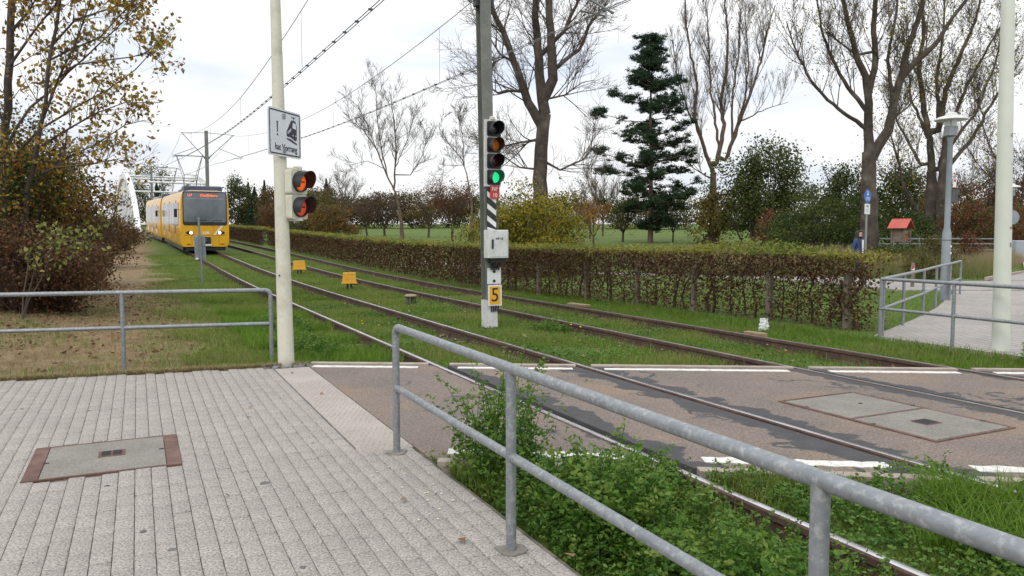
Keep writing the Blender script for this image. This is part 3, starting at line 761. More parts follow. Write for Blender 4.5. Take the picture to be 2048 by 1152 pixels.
FR = -0.19 / 2                                            # y of the front flange
yb = M('yellow_board', (0.80, 0.42, 0.02), (0.74, 0.38, 0.02), scale=5, rough=0.5)
red_m = M('red_board', (0.55, 0.05, 0.05), (0.48, 0.04, 0.04), scale=5, rough=0.5)
white_m = M('white_paint', (0.75, 0.76, 0.77), (0.69, 0.70, 0.71), scale=5, rough=0.5)
BS = W(11.75, MD)
def on_mast(name, label, cat, z, x=0.0, y=FR):
    q = Matrix.Rotation(TH, 3, 'Z') @ Vector((x - 0.020 * z, y, z)); return thing(name, label, cat, BS + q, TH)
# four-lamp signal head
sh = on_mast('tram_signal', 'black four-lamp tram signal on the near mast, green lamp lit', 'signal', 2.79, 0.075, FR - 0.055)
MB().box((-0.02, 0.03, 0), (0.285, 0.05, 1.09)).build('back_board', white_panel, sh)
lens_off = glass('dark_lens', (0.01, 0.012, 0.02), 0.15)
lens_am = M('amber_lens', (0.62, 0.18, 0.015), (0.20, 0.05, 0.01), scale=55, rough=0.25); lens_rd = M('dark_red_lens', (0.13, 0.008, 0.01), (0.04, 0.004, 0.005), scale=55, rough=0.25)
lens_gr = emit('lit_green_lens', (0.02, 0.85, 0.32), 0.9, (0.02, 0.4, 0.16)); lens_am.node_tree.nodes['Principled BSDF'].inputs['Emission Color'].default_value = (1.0, 0.25, 0.02, 1); lens_am.node_tree.nodes['Principled BSDF'].inputs['Emission Strength'].default_value = 0.10  # amber lens is unlit; its faint glow stands in for reflected light
for k, lm in enumerate((lens_off, lens_am, lens_rd, lens_gr)):
    visor_head(sh, UM, (0.0, 0.0, 0.395 - 0.263 * k), 0.095, 0.22, lm, black, 0.25, 0.250, 0.10, cut=-60)
MB().lathe([(0.05, 0), (0.05, 0.04), (0.02, 0.06)], 12, (-0.02, 0.03, 0.545)).build('cap', cream, sh, True)
n10 = on_mast('name_plate', 'small red NP 10 plate under the tram signal', 'sign', 2.155, 0.075, FR - 0.06)
MB().prism(rrect(0.17, 0.22, 0.01), -0.006, 0.0, UM).build('plate', red_m, n10)
put(text_mesh('NP', 0.095, white_m, 0.9, 0.001), 'lettering', n10, UM, UM @ Vector((0, 0.05, 0.002))); put(text_mesh('10', 0.095, white_m, 0.9, 0.001), 'lettering', n10, UM, UM @ Vector((0, -0.055, 0.002)))
hz = on_mast('striped_board', 'black and white diagonally striped board on the near mast', 'sign', 1.88, 0.02, FR - 0.03)
MB().box((0, 0, 0), (0.165, 0.012, 0.66)).build('plate', black, hz)
for k in range(4):
    z = 0.29 - 0.20 * k
    b = MB().prism([(-0.08, z), (-0.08, z - 0.085), (0.08, z - 0.205), (0.08, z - 0.12)] if k < 3 else [(-0.08, z + 0.01), (-0.08, z - 0.03), (-0.035, z - 0.035), (0.075, z - 0.035)][:4], 0.007, 0.009, UM)
    b.build('stripe', white_m, hz)
MB().tube([(0.115, 0.0, -0.66), (0.115, 0.0, 0.4)], 0.012, 8).build('conduit', dark_metal, hz)
cb = on_mast('control_cabinet', 'off-white control cabinet lettered NP 10 on the near mast', 'cabinet', 1.30, 0.055, FR - 0.11)
MB().bbox((0, 0, 0), (0.36, 0.20, 0.46), 0.006).build('housing', white_panel, cb)
MB().prism(rrect(0.315, 0.415, 0.012), 0.1005, 0.109, UM).build('door', white_panel, cb)
MB().bbox((-0.115, -0.118, 0.0), (0.03, 0.02, 0.15), 0.004).build('handle', black, cb)
put(text_mesh('NP 10', 0.05, sign_ink, 1.0, 0.0008), 'lettering', cb, UM, UM @ Vector((0.01, 0.085, 0.111)))
for k in range(5): MB().tube([(-0.08 + 0.04 * k, 0.02, -0.23), (-0.07 + 0.035 * k, 0.05, -0.43)], 0.013, 8).build('cable', black, cb)
MB().box((0.03, 0.03, -0.27), (0.26, 0.10, 0.09)).build('cable_box', black, cb)
tp = on_mast('dotted_board', 'white board with two black dots on the near mast', 'sign', 0.765, 0.045, FR - 0.03)
MB().prism(rrect(0.25, 0.265, 0.01), -0.008, 0.0, UM).build('plate', white_m, tp)
for z in (0.075, -0.085): MB().lathe([(0.027, 0.0), (0.027, 0.003)], 14, mx=UM, c=(0, -0.0, z)).build('dot', black, tp)
fv = on_mast('speed_board', 'yellow board with a black 5 in a white frame', 'sign', 0.44, 0.05, FR - 0.035)
MB().prism(rrect(0.25, 0.355, 0.008), -0.012, 0.0, UM).build('frame', white_m, fv)
MB().prism(rrect(0.195, 0.30, 0.004), 0.001, 0.004, UM).build('plate', yb, fv)
put(text_mesh('5', 0.33, sign_ink, 0.95, 0.0), 'lettering', fv, UM, UM @ Vector((0, 0.0, 0.006)))
for k in range(4): MB().tube([(-0.06 + 0.04 * k, 0.0, -0.17), (-0.06 + 0.04 * k, 0.01, -0.27)], 0.012, 8).build('cable', black, fv)

# ------------------------------------------------------------------ overhead wires
def mess_h(s): return 6.55 + 1.55 * ((s - 31) / 31.0) ** 2 if s < 62 else 6.6 + 1.6 * ((s - 86) / 25.0) ** 2
for d, who in (((RAILS[0] + RAILS[1]) / 2, 'above the track of the yellow tram'), ((RAILS[2] + RAILS[3]) / 2, 'above the track beside the hedge')):
    S = list(np.arange(-4, 112, 2.0))
    def P3(s, h, dd=0.0):
        p = W(s, d + dd); p.z = rise(p.y) + h; return p
    t = thing('contact_wire', 'twin overhead contact wire ' + who, 'wire')
    for dd in (-0.03, 0.03): MB().tube([P3(s, contact_h(s), dd) for s in S], 0.0085, 5).build('wire_strand', wire_mat, t)
    b = MB()
    for k in range(60):
        s = 4 + k * 0.9; p = P3(s, contact_h(s)); b.box(p + Vector((0, 0, 0.012)), (0.075, 0.032, 0.034), TH)
    tag(b.build('wire_clips', dark_metal, t), None, None, None, 'stuff')
    t = thing('messenger_wire', 'sagging messenger wire ' + who, 'wire')
    MB().tube([P3(s, mess_h(s)) for s in S], 0.010, 5).build('wire_strand', wire_mat, t)
    for s in (5, 19, 31, 43, 54, 70, 80, 92, 102):
        MB().tube([P3(s, contact_h(s) + 0.01), P3(s, mess_h(s) - 0.01)], 0.006, 4).build('dropper', wire_mat, t)

# ------------------------------------------------------------------ yellow tram, two coupled cars
tram_y = M('tram_yellow', (0.70, 0.385, 0.014), (0.64, 0.345, 0.014), scale=0.8, rough=0.25, c3=(0.50, 0.27, 0.03), scale3=1.4)
tram_white = M('tram_white', (0.66, 0.63, 0.60), (0.58, 0.56, 0.53), scale=1, rough=0.3)
tram_roof = M('tram_roof', (0.42, 0.42, 0.42), (0.32, 0.32, 0.33), scale=1.5, rough=0.6)
tram_blue = M('roof_unit_blue', (0.055, 0.06, 0.10), (0.08, 0.085, 0.12), scale=2, rough=0.5)
tram_glass = M('tram_glass', (0.02, 0.02, 0.022), (0.045, 0.042, 0.04), scale=1.2, rough=0.12); tram_glass.node_tree.nodes['Principled BSDF'].inputs['Specular IOR Level'].default_value = 0.12; screen_glass = M('windscreen_glass', (0.10, 0.115, 0.135), (0.17, 0.195, 0.225), scale=0.7, rough=0.05)  # windscreen: sky reflection and cab interior painted in as pale mottled colour
head_lit = emit('lit_headlamp', (1.0, 0.95, 0.88), 2.2, (0.9, 0.9, 0.85)); led = emit('amber_led_text', (1.0, 0.16, 0.04), 1.3, (0.7, 0.1, 0.03))
red_lens = M('red_lens', (0.30, 0.015, 0.015), rough=0.3)
seam = M('dark_seam', (0.05, 0.03, 0.01), rough=0.8)
UT = upright(0, -1); UL = upright(-1, 0); URt = upright(1, 0)
LEN = 18.9
def tram_car(label, y0, parent_loc, rot, lead):
    o = thing('tram', label, 'tram', parent_loc, 0.0, 'coupled tram cars'); o.rotation_euler = rot
    half = [(1.22, 0.36), (1.32, 0.52), (1.325, 1.5), (1.315, 2.75), (1.27, 3.25), (1.12, 3.47), (0.7, 3.54)]
    ring = half + [(-x, z) for x, z in half[::-1]]; n = len(ring)
    def sect(y, sx, zt=1.0): return [(x * sx, y, 0.36 + (z - 0.36) * zt) for x, z in ring]
    rows = [sect(0.0, 0.945, 0.988), sect(0.06, 0.975, 0.996), sect(0.22, 0.99), sect(0.9, 1.0), sect(LEN - 0.9, 1.0), sect(LEN - 0.22, 0.99), sect(LEN - 0.06, 0.975), sect(LEN, 0.945)]
    b = MB(); P = [q for r_ in rows for q in r_]; Fq = []; mi = []
    for k in range(len(rows) - 1):
        for i in range(n):
            Fq.append((k * n + i, k * n + n + i, k * n + n + (i + 1) % n, k * n + (i + 1) % n)); mi.append(1 if i in (5, 6, 7) else 0)
    Fq += [tuple(range(n)), tuple(range((len(rows) - 1) * n + n - 1, (len(rows) - 1) * n - 1, -1))]; mi += [0, 0]
    b.v = P; b.f = Fq; b.m = mi
    b.build('body', [tram_y, tram_roof], o, True)
    MB().box((0, LEN / 2, 0.24), (2.3, LEN - 1.6, 0.26)).build('underframe', black, o)
    for yy in (2.2, 4.1, LEN - 4.1, LEN - 2.2):
        for sx in (-1, 1):
            MB().lathe([(0.36, -0.06), (0.37, 0.0), (0.33, 0.06)], 18, (sx * 0.75, yy, 0.37), Matrix.Rotation(math.pi / 2, 3, 'Y')).build('wheel', dark_metal, o, True)
    # roof units and pantograph
    MB().bbox((0, 1.55, 3.66), (2.05, 1.7, 0.30), 0.06).build('roof_unit', tram_blue, o)
    MB().bbox((0, 6.0, 3.63), (1.7, 3.0, 0.22), 0.05).build('roof_unit', tram_blue, o)
    MB().bbox((0, 13.2, 3.63), (1.7, 4.0, 0.22), 0.05).build('roof_unit', tram_roof, o)
    yp = 8.9; hp = 6.05 if lead else 6.3
    pan = MB()
    for sx in (-1, 1):
        pan.tube([(sx * 0.35, yp + 0.5, 3.75), (sx * 0.42, yp - 0.75, 4.75), (sx * 0.78, yp, hp - 0.05)], 0.022, 6)
        pan.tube([(sx * 0.35, yp - 0.5, 3.75), (sx * 0.42, yp + 0.75, 4.75), (sx * 0.78, yp + 0.25, hp - 0.05)], 0.018, 6)
    pan.tube([(-0.42, yp - 0.75, 4.75), (0.42, yp - 0.75, 4.75)], 0.018, 6); pan.tube([(-0.35, yp + 0.5, 3.75), (0.35, yp + 0.5, 3.75)], 0.03, 6); pan.tube([(-0.35, yp - 0.5, 3.75), (0.35, yp - 0.5, 3.75)], 0.03, 6)
    pg = pan.build('pantograph', dark_metal, o, True)
    for dy in (0.0, 0.25):
        MB().tube([(-1.02, yp + dy, hp - 0.14), (-0.85, yp + dy, hp - 0.01), (-0.6, yp + dy, hp), (0.6, yp + dy, hp), (0.85, yp + dy, hp - 0.01), (1.02, yp + dy, hp - 0.14)], 0.02, 6).build('collector_bar', dark_metal, pg, True)
    # sides: windows, doors
    for sx, U in ((-1, UL), (1, URt)):
        def quad(nm, ya, yb, za, zb, mat, dz=0.012, par=o, rr=0.05):
            w_, h_ = yb - ya, zb - za
            return MB().prism(rrect(w_, h_, rr), 0.0, dz, U, (sx * 1.322, (ya + yb) / 2, (za + zb) / 2)).build(nm, mat, par)
        quad('cab_window', 0.95, 1.75, 1.55, 2.85, tram_glass)
        for ya in (3.0, 8.6, 14.2):
            d_ = quad('door', ya, ya + 1.5, 0.62, 3.0, tram_white if not lead else tram_y, 0.010)
            for q in (0, 1):
                quad('door_pane', ya + 0.08 + 0.72 * q, ya + 0.70 + 0.72 * q, 1.0, 2.85, tram_glass, 0.016, d_)
        for ya, yb_ in ((1.95, 2.9), (4.65, 6.5), (6.65, 8.45), (10.25, 12.05), (12.2, 14.05), (15.85, 17.4)):
            quad('side_window', ya, yb_, 1.5, 2.85, tram_glass)
        quad('waist_line', 0.9, LEN - 0.9, 1.02, 1.035, seam, 0.003, o, 0.004)
        mr = MB().bbox((sx * 1.50, 0.55, 2.25), (0.16, 0.20, 0.48), 0.03); mr.tube([(sx * 1.27, 0.7, 2.45), (sx * 1.45, 0.58, 2.42)], 0.02, 6); mr.build('mirror', black, o)
        for ya in (2.5, 14.0): quad('side_marker', ya, ya + 0.12, 0.85, 0.95, red_lens, 0.014, o, 0.02)
    # front
    ws = MB().prism([(x, z) for x, z in rrect(2.34, 1.90, 0.13, 5)], 0.001, 0.020, UT, (0, 0, 2.52)).build('windscreen_frame', black, o)
    MB().prism(rrect(2.24, 1.66, 0.10, 5), 0.021, 0.026, UT, (0, 0, 2.58)).build('windscreen', screen_glass, ws)
    if lead:
        put(text_mesh('U7', 0.20, led, 1.0, 0.003), 'route_number', ws, UT, UT @ Vector((-0.78, 3.25, 0.030)))
        put(text_mesh('Ostfildern', 0.20, led, 1.15, 0.003), 'destination', ws, UT, UT @ Vector((0.22, 3.25, 0.030)))
        MB().box((0, -0.028, 3.07), (2.05, 0.004, 0.02)).build('display_edge', tram_roof, ws)
        for sx in (-0.35, 0.45):
            MB().tube([(sx - 0.18, -0.045, 1.74), (sx + 0.05, -0.05, 1.86), (sx + 0.42, -0.045, 1.87)], 0.012, 6).build('wiper', black, ws)
    for sx in (-1, 1):
        hl = MB().prism([(0.21 * math.cos(k * .5236), 0.10 * math.sin(k * .5236)) for k in range(12)], 0.0, 0.014, UT, (sx * 0.83, 0, 1.15)).build('headlight', red_lens if not lead else black, o)
        MB().lathe([(0.085, 0.014), (0.075, 0.03), (0.0, 0.035)], 14, mx=UT, c=(sx * 0.83 - 0.07 * sx, 0, 1.15)).build('lamp', head_lit, hl, True)
        MB().prism(rrect(0.22, 0.05, 0.012), 0.0, 0.01, UT, (sx * 0.9, 0, 0.50)).build('rear_lamp', red_lens, o)
        MB().box((sx * 0.72, -0.002, 0.71), (0.012, 0.004, 0.58)).build('panel_seam', seam, o)
    MB().box((0, -0.002, 1.005), (2.26, 0.004, 0.014)).build('panel_seam', seam, o)
    MB().prism([(0.42, 1.02), (0.52, 1.02), (0.97, 1.56), (0.86, 1.56)], 0.001, 0.004, UT).build('white_stripe', white_m, o)
    put(text_mesh('SSB', 0.20, white_m, 1.2, 0.004), 'lettering', o, UT, UT @ Vector((0.03, 1.14, 0.003)))
    put(text_mesh('3340', 0.10, seam, 1.0, 0.0), 'car_number', o, UT, UT @ Vector((-0.85, 1.40, 0.003))) if False else None
    cp = MB().prism(rrect(0.56, 0.42, 0.06), 0.0, 0.03, UT, (0, 0, 0.70)).build('coupler_recess', black, o)
    cq = MB().lathe([(0.13, 0.0), (0.14, 0.16), (0.10, 0.20), (0.0, 0.20)], 14, mx=UT, c=(-0.08, 0, 0.72)); cq.build('coupler', dark_metal, cp, True)
    MB().bbox((0, -0.06, 0.46), (0.62, 0.16, 0.09), 0.02).build('bumper', white_panel, cp)
    MB().box((0, 0.35, 0.24), (2.0, 0.5, 0.22)).build('underskirt', black, o)
    return o
s0 = 47.0; p0 = W(s0, (RAILS[0] + RAILS[1]) / 2); p0.z = rise(p0.y) + 0.003
s1 = s0 + 19.5; p1 = W(s1, (RAILS[0] + RAILS[1]) / 2); p1.z = rise(p1.y) + 0.003
tram_car('yellow tram car in front showing its lit headlights and windscreen', 0, p0, (0.0275, 0, TH + 0.024), True)
tram_car('second yellow tram car with white doors coupled behind the first', 0, p1, (0.0275, 0, TH + 0.042), False)

# ------------------------------------------------------------------ white arch bridge behind the tram
bw = M('bridge_white_paint', (0.74, 0.76, 0.78), (0.66, 0.68, 0.70), scale=0.5, rough=0.5)
br = thing('arch_bridge', 'white tied-arch bridge with hangers behind the tram', 'bridge', W(92, 6.75, rise(84.0)))
br.rotation_euler = (0.012, 0, TH + 0.055)
SP, RH = 62.0, 7.9
def arch_z(y): q = 1 - ((y - SP / 2) / (SP / 2)) ** 2; return RH * max(0, q) ** 0.75
for sx in (-1, 1):
    rows = []
    for k in range(33):
        y = SP * (0.5 - 0.5 * math.cos(math.pi * k / 32)); a = 0.42 if sx else 0.4
        z = arch_z(y)
        y2 = min(SP, y + 0.05); tz = arch_z(y2) - arch_z(max(0, y - 0.05)); tv = Vector((0, 0.1, tz)).normalized(); nv = Vector((0, -tv.z, tv.y))
        for dx, dn in ((-0.26, -0.36), (0.26, -0.36), (0.26, 0.36), (-0.26, 0.36)): rows.append(Vector((sx * 4.6 + dx, y, z)) + nv * dn)
    b = MB(); b.add(rows, [(4 * k + i, 4 * k + (i + 1) % 4, 4 * k + 4 + (i + 1) % 4, 4 * k + 4 + i) for k in range(32) for i in range(4)] + [(3, 2, 1, 0), (128, 129, 130, 131)])
    ar = b.build('arch_rib', bw, br)
    for k in range(1, 17):
        y = SP * k / 17; MB().tube([(sx * 4.6, y, 0.0), (sx * 4.6, y + 1.2, arch_z(y + 1.2) - 0.3 if y + 1.2 < SP else arch_z(y))], 0.06, 6).build('hanger', bw, ar)
    MB().box((sx * 4.6, SP / 2, -0.5), (0.7, SP, 1.0)).build('edge_girder', bw, br)
for y in (16, 25, 34, 46): MB().tube([(-4.3, y, arch_z(y)), (4.3, y, arch_z(y))], 0.14, 10).build('cross_brace', bw, br)
MB().box((0, SP / 2, -0.62), (8.4, SP, 0.5)).build('deck', concrete, br)

# ------------------------------------------------------------------ small trackside things
yel = M('yellow_plastic', (0.72, 0.36, 0.015), (0.62, 0.31, 0.02), scale=7, rough=0.5, bump=0.05, bscale=30)
for s, d, w_, h_, lab in ((30.4, 5.62, 0.48, 0.33, 'yellow trackside box farther from the camera, nearer the tram'), (22.3, 5.55, 0.42, 0.31, 'yellow trackside box nearer the camera beside its cable loop')):
    p = W(s, d); p.z = rise(p.y) - 0.14
    t = thing('trackside_box', lab, 'box', p, TH - 0.25, 'yellow trackside boxes')
    b = MB(); lo, hi = w_ / 2, w_ / 2 - 0.035
    P = [(-lo, -lo * .8, 0.17), (lo, -lo * .8, 0.17), (lo, lo * .8, 0.17), (-lo, lo * .8, 0.17), (-hi, -hi * .8, 0.16 + h_), (hi, -hi * .8, 0.16 + h_), (hi, hi * .8, 0.16 + h_), (-hi, hi * .8, 0.16 + h_)]
    b.add(P, [(3, 2, 1, 0), (4, 5, 6, 7), (0, 1, 5, 4), (1, 2, 6, 5), (2, 3, 7, 6), (3, 0, 4, 7)]); b.build('cover', yel, t)
    MB().bbox((0, 0, 0.155 + h_), (2 * hi + 0.015, 1.6 * hi + 0.015, 0.03), 0.01).build('lid', yel, t)
    MB().bbox((0, 0, 0.185), (w_ + 0.03, w_ * .8 + 0.03, 0.03), 0.008).build('flange', yel, t)
    for sx in (-1, 1): MB().tube([(sx * 0.06, 0, -0.05), (sx * 0.05, 0, 0.17)], 0.03, 8).build('leg', dark_metal, t)
    MB().tube([(0.08, 0, 0.16), (0.22, 0.02, 0.12), (0.30, 0.02, 0.2), (0.24, 0.02, 0.27), (0.16, 0, 0.20)] if d < 5.6 else [(-0.1, 0, 0.16), (-0.22, -0.02, 0.05), (-0.3, 0, 0.02)], 0.012, 6).build('cable', black, t, True)
p = W(16.45, 5.48); p.z = -0.16
t = thing('cable_stub', 'short dark cable stub with a round rusty cap between tracks', 'fixture', p, TH)
MB().lathe([(0.135, 0.235), (0.14, 0.25), (0.125, 0.275), (0.05, 0.285), (0, 0.285)], 16).build('cap', M('lichen_cap', (0.25, 0.20, 0.11), (0.33, 0.28, 0.18), scale=12, rough=0.9), t, True)
for dx in (-0.075, 0.04): MB().tube([(dx, 0, -0.03), (dx, 0.01, 0.24)], 0.04, 10).build('leg', dark_metal, t, True)
MB().tube([(0.09, 0, 0.23), (0.12, 0, 0.12), (0.06, 0.02, 0.0)], 0.012, 6).build('cable', black, t, True)
p = W(26.3, 1.82); p.z = rise(p.y) - 0.12
t = thing('signpost', 'thin grey post with a grey box seen against the tram', 'signpost', p, TH, None, (0, -0.03))
MB().tube([(0, 0, -0.2), (0, 0, 2.12)], 0.034, 10).build('post', galv, t, True)
for zc, h_ in ((1.36, 0.36), (0.98, 0.42)): MB().bbox((0.0, 0.12, zc), (0.33, 0.10, h_ - 0.02), 0.02).build('signal_box', lamp_grey, t)
MB().bbox((-0.11, 0.05, 0.80), (0.09, 0.05, 0.05), 0.01).build('clip', white_m, t)
p = W(13.75, 8.25); p.z = -0.02
t = MB().bbox((0, 0, 0.02), (0.16, 0.62, 0.035), 0.005).build('plank', wood, None, loc=p, rz=TH + 0.12); tag(t, 'long brown plank lying against the far rail', 'plank')
p = W(8.52, 8.13); p.z = -0.03
t = MB().bbox((0, 0, 0.0), (0.12, 0.36, 0.10), 0.008).build('wood_block', wood, None, loc=p, rz=TH + 0.05); tag(t, 'short light wooden block beside the far rail', 'block')
# crumpled white bag
lm = MB(); n = 14
for k in range(9):
    z = 0.20 * k / 8; rr_ = 0.085 * (1 - 0.35 * k / 8)
    for j in range(n):
        a = 6.283 * j / n; q = rr_ * (1 + 0.28 * math.sin(3 * a + k) * math.cos(2 * a - k * 1.7)); lm.v.append((q * math.cos(a), 0.7 * q * math.sin(a), z + 0.012 * math.sin(5 * a + k)))
lm.f = [(k * n + j, k * n + (j + 1) % n, k * n + n + (j + 1) % n, k * n + n + j) for k in range(8) for j in range(n)] + [tuple(8 * n + j for j in range(n))]; lm.m = [0] * len(lm.f)
p = W(9.3, 9.05); p.z = -0.10
tag(lm.build('paper_bag', M('crumpled_white_paper', (0.68, 0.68, 0.69), (0.6, 0.6, 0.62), scale=9, rough=0.8), None, loc=p), 'crumpled white paper bag on the grass before the hedge', 'litter')
# broken slab at the near track edge
tag(MB().bbox((0, 0, 0), (0.18, 0.55, 0.08), 0.01).build('loose_slab', M('gridded_concrete', (0.42, 0.39, 0.35), (0.34, 0.32, 0.29), scale=40, rough=0.9, bump=0.5, bscale=70), None, loc=W(2.05, 2.42, -0.10), rz=TH), 'pale gridded concrete slab between the weeds and near rail', 'slab')

# ------------------------------------------------------------------ street furniture across the tracks
def lamp_post(label, x, y, h, signs):
    z = ground(x, y) + 0.02; t = thing('street_lamp', label, 'street lamp', (x, y, z), 0.0, 'park path lamps')
    MB().lathe([(0.095, -0.1), (0.092, 1.5), (0.062, 1.62), (0.056, h - 0.62), (0.07, h - 0.60), (0.07, h - 0.52)], 14).build('post', lamp_grey, t, True)
    MB().lathe([(0.10, h - 0.52), (0.135, h - 0.50), (0.135, h - 0.30)], 16).build('lamp_base', galv, t, True)
    MB().lathe([(0.12, h - 0.30), (0.125, h - 0.16), (0.08, h - 0.14)], 16).build('glass', M('lamp_glass', (0.62, 0.64, 0.66), rough=0.15), t, True)
    MB().lathe([(0.335, h - 0.165), (0.34, h - 0.155), (0.27, h - 0.10), (0.13, h - 0.06), (0.12, h - 0.02), (0.09, h), (0, h)], 24).build('lamp_shade', white_panel, t, True)
    for k in range(3):
        a = k * 2.09; MB().tube([(0.11 * math.cos(a), 0.11 * math.sin(a), h - 0.32), (0.13 * math.cos(a), 0.13 * math.sin(a), h - 0.13)], 0.008, 5).build('strut', dark_metal, t)
    if signs:
        MB().bbox((0.13, -0.02, 2.32), (0.15, 0.03, 0.30), 0.01).build('back_of_sign', dark_metal, t)
        s_ = MB().bbox((0.08, -0.09, 2.60), (0.075, 0.012, 0.19), 0.004).build('notice', white_m, t)
        MB().box((0.08, -0.0975, 2.655), (0.055, 0.003, 0.05)).build('notice_mark', red_m, s_)
        for zz in (1.05, 1.20): MB().box((0.06, -0.078, zz), (0.035, 0.006, 0.045)).build('sticker', sign_white, t)
        MB().lathe([(0.096, 1.33), (0.096, 1.345)], 14).build('seam', dark_metal, t)
    return t
lamp_post('tall grey park lamp with a mushroom shade beside the slanting railing', 9.72, 17.2, 4.15, True)
t = lamp_post('farther small park lamp at the right with a round sign', 20.7, 32.0, 3.45, False)
MB().lathe([(0.30, -0.006), (0.30, 0.006)], 24, (0.02, -0.08, 2.05), upright(0, -1)).build('round_sign_back', lamp_grey, t)
# blue foot and cycle path sign
x, y = 12.42, 27.0; z = ground(x, y)
t = thing('path_sign', 'blue round footpath and cycleway sign on a thin post', 'sign', (x, y, z))
MB().tube([(0, 0, -0.1), (0, 0, 3.0)], 0.035, 10).build('post', galv, t, True)
blue = M('sign_blue', (0.02, 0.13, 0.48), rough=0.4); UB = upright(0.58, -0.82)
MB().lathe([(0.22, 0.0), (0.22, 0.008)], 24, (0, -0.04, 2.77), UB).build('disc', blue, t)
b = MB(); b.prism([(0.03 * math.cos(k * .785), 0.155 + 0.03 * math.sin(k * .785)) for k in range(8)], 0.009, 0.011, UB, (0, -0.04, 2.77)); b.prism([(-0.03, 0.115), (0.03, 0.115), (0.05, 0.02), (0.0, 0.05), (-0.05, 0.02)], 0.009, 0.011, UB, (0, -0.04, 2.77))
b.build('walker_pictogram', white_m, t)
b = MB()
for cx_ in (-0.075, 0.075):
    o, i = [(cx_ + 0.055 * math.cos(k * .524), -0.09 + 0.055 * math.sin(k * .524)) for k in range(12)], [(cx_ + 0.038 * math.cos(k * .524), -0.09 + 0.038 * math.sin(k * .524)) for k in range(12)]
    b.add([UB @ Vector((q[0], q[1], 0.010)) + Vector((0, -0.04, 2.77)) for q in o + i], [(k, (k + 1) % 12, 12 + (k + 1) % 12, 12 + k) for k in range(12)])
b.prism([(-0.08, -0.095), (-0.02, -0.02), (0.05, -0.02), (0.08, -0.09), (0.065, -0.09), (0.04, -0.035), (-0.015, -0.035), (-0.065, -0.095)], 0.009, 0.011, UB, (0, -0.04, 2.77))
tag(b.build('bicycle_pictogram', white_m, t), None, None, None, 'stuff')
s_ = MB().prism(rrect(0.34, 0.36, 0.02), 0.0, 0.008, UB, (0, -0.04, 2.33)).build('supplementary_plate', white_m, t)
gm = M('sign_green', (0.10, 0.40, 0.22), rough=0.5)
MB().prism(rrect(0.14, 0.07, 0.01), 0.009, 0.011, UB, (0, -0.04, 2.43)).build('plate_mark', gm, s_)
for zz in (2.31, 2.25): MB().prism(rrect(0.22, 0.012, 0.004), 0.009, 0.011, UB, (0, -0.04, zz)).build('plate_line', lamp_grey, s_)
# bollard
x, y = 11.08, 21.2; t = thing('bollard', 'dark wooden bollard with a red and white reflector band', 'bollard', (x, y, 0.0))
MB().lathe([(0.048, -0.1), (0.046, 0.68), (0.03, 0.70), (0, 0.70)], 12).build('post', grey_wood, t, True)
MB().lathe([(0.0475, 0.49), (0.0475, 0.585)], 12).build('white_band', white_m, t, True)
b = MB(); P = []
for k in range(7):
    a = R(-170 + 160 * k / 6); P += [(0.0492 * math.cos(a), 0.0492 * math.sin(a), 0.585), (0.0492 * math.cos(a), 0.0492 * math.sin(a), 0.58 - 0.085 * (1 - k / 6))]
b.add(P, [(2 * k, 2 * k + 1, 2 * k + 3, 2 * k + 2) for k in range(6)]).build('red_band', red_m, t)
# insect house on legs
x, y = (1800 - 1024) / FPX * 36.5, 36.5; z = ground(x, y)
t = thing('insect_house', 'small open wooden insect house with a red pitched roof', 'insect house', (x, y, z), R(42))
zb = 0.92; ins = M('clay_orange', (0.40, 0.10, 0.04), (0.30, 0.08, 0.04), scale=20, rough=0.9); roofr = M('red_roof', (0.55, 0.13, 0.10), (0.47, 0.11, 0.09), scale=4, rough=0.8)
for sx in (-0.36, 0.36):
    for sy in (-0.28, 0.28): MB().box((sx, sy, (zb + 0.62) / 2), (0.07, 0.07, zb + 0.62)).build('leg', grey_wood, t)
MB().box((0, 0, zb), (0.80, 0.62, 0.05)).build('floor_board', grey_wood, t)
MB().box((-0.32, 0, zb + 0.32), (0.03, 0.50, 0.58)).build('side_wall', grey_wood, t)
MB().box((0, 0.26, zb + 0.32), (0.66, 0.03, 0.58)).build('back_wall', grey_wood, t)
MB().box((0.02, -0.05, zb + 0.19), (0.60, 0.3, 0.30)).build('brick_filling', ins, t)
MB().box((0.02, -0.05, zb + 0.45), (0.60, 0.3, 0.16)).build('reed_filling', wood, t)
for sx in (-1, 1):
    a = R(40) * sx
    MB().box((sx * 0.25, 0, zb + 0.85), (0.70, 0.86, 0.035), mx=Matrix.Rotation(a, 3, 'Y')).build('roof', roofr, t)
MB().prism([(-0.42, 0.0), (0.42, 0.0), (0, 0.36)], -0.01, 0.01, upright(0, 1), (0, 0.27, zb + 0.63)).build('gable', grey_wood, t)
# stone post at the far hedge
p = W(62.0, 9.0 + 0.15); p.z = rise(p.y) - 0.1
t = thing('utility_pillar', 'grey concrete utility pillar at the far hedge', 'pillar', p, TH)
MB().bbox((0, 0, 0.6), (0.44, 0.40, 1.25), 0.05).build('body', concrete, t); MB().bbox((0, 0, 1.25), (0.48, 0.44, 0.10), 0.03).build('cap', dark_metal, t)
# white balustrade at the bridge approach
p = W(84.5, 9.6); p.z = rise(p.y) - 0.05
t = thing('white_balustrade', 'white metal balustrade right of the tram', 'balustrade', p, TH + 0.04)
for z in (0.1, 1.05): MB().box((0.6, 2, z), (0.06, 7, 0.07)).build('handrail', bw, t)
for k in range(20): MB().box((0.6, -1.4 + 0.36 * k, 0.57), (0.035, 0.035, 0.95)).build('baluster', bw, t)
MB().box((0.6, 0.5, -0.2), (0.5, 8, 0.5)).build('plinth', concrete, t)
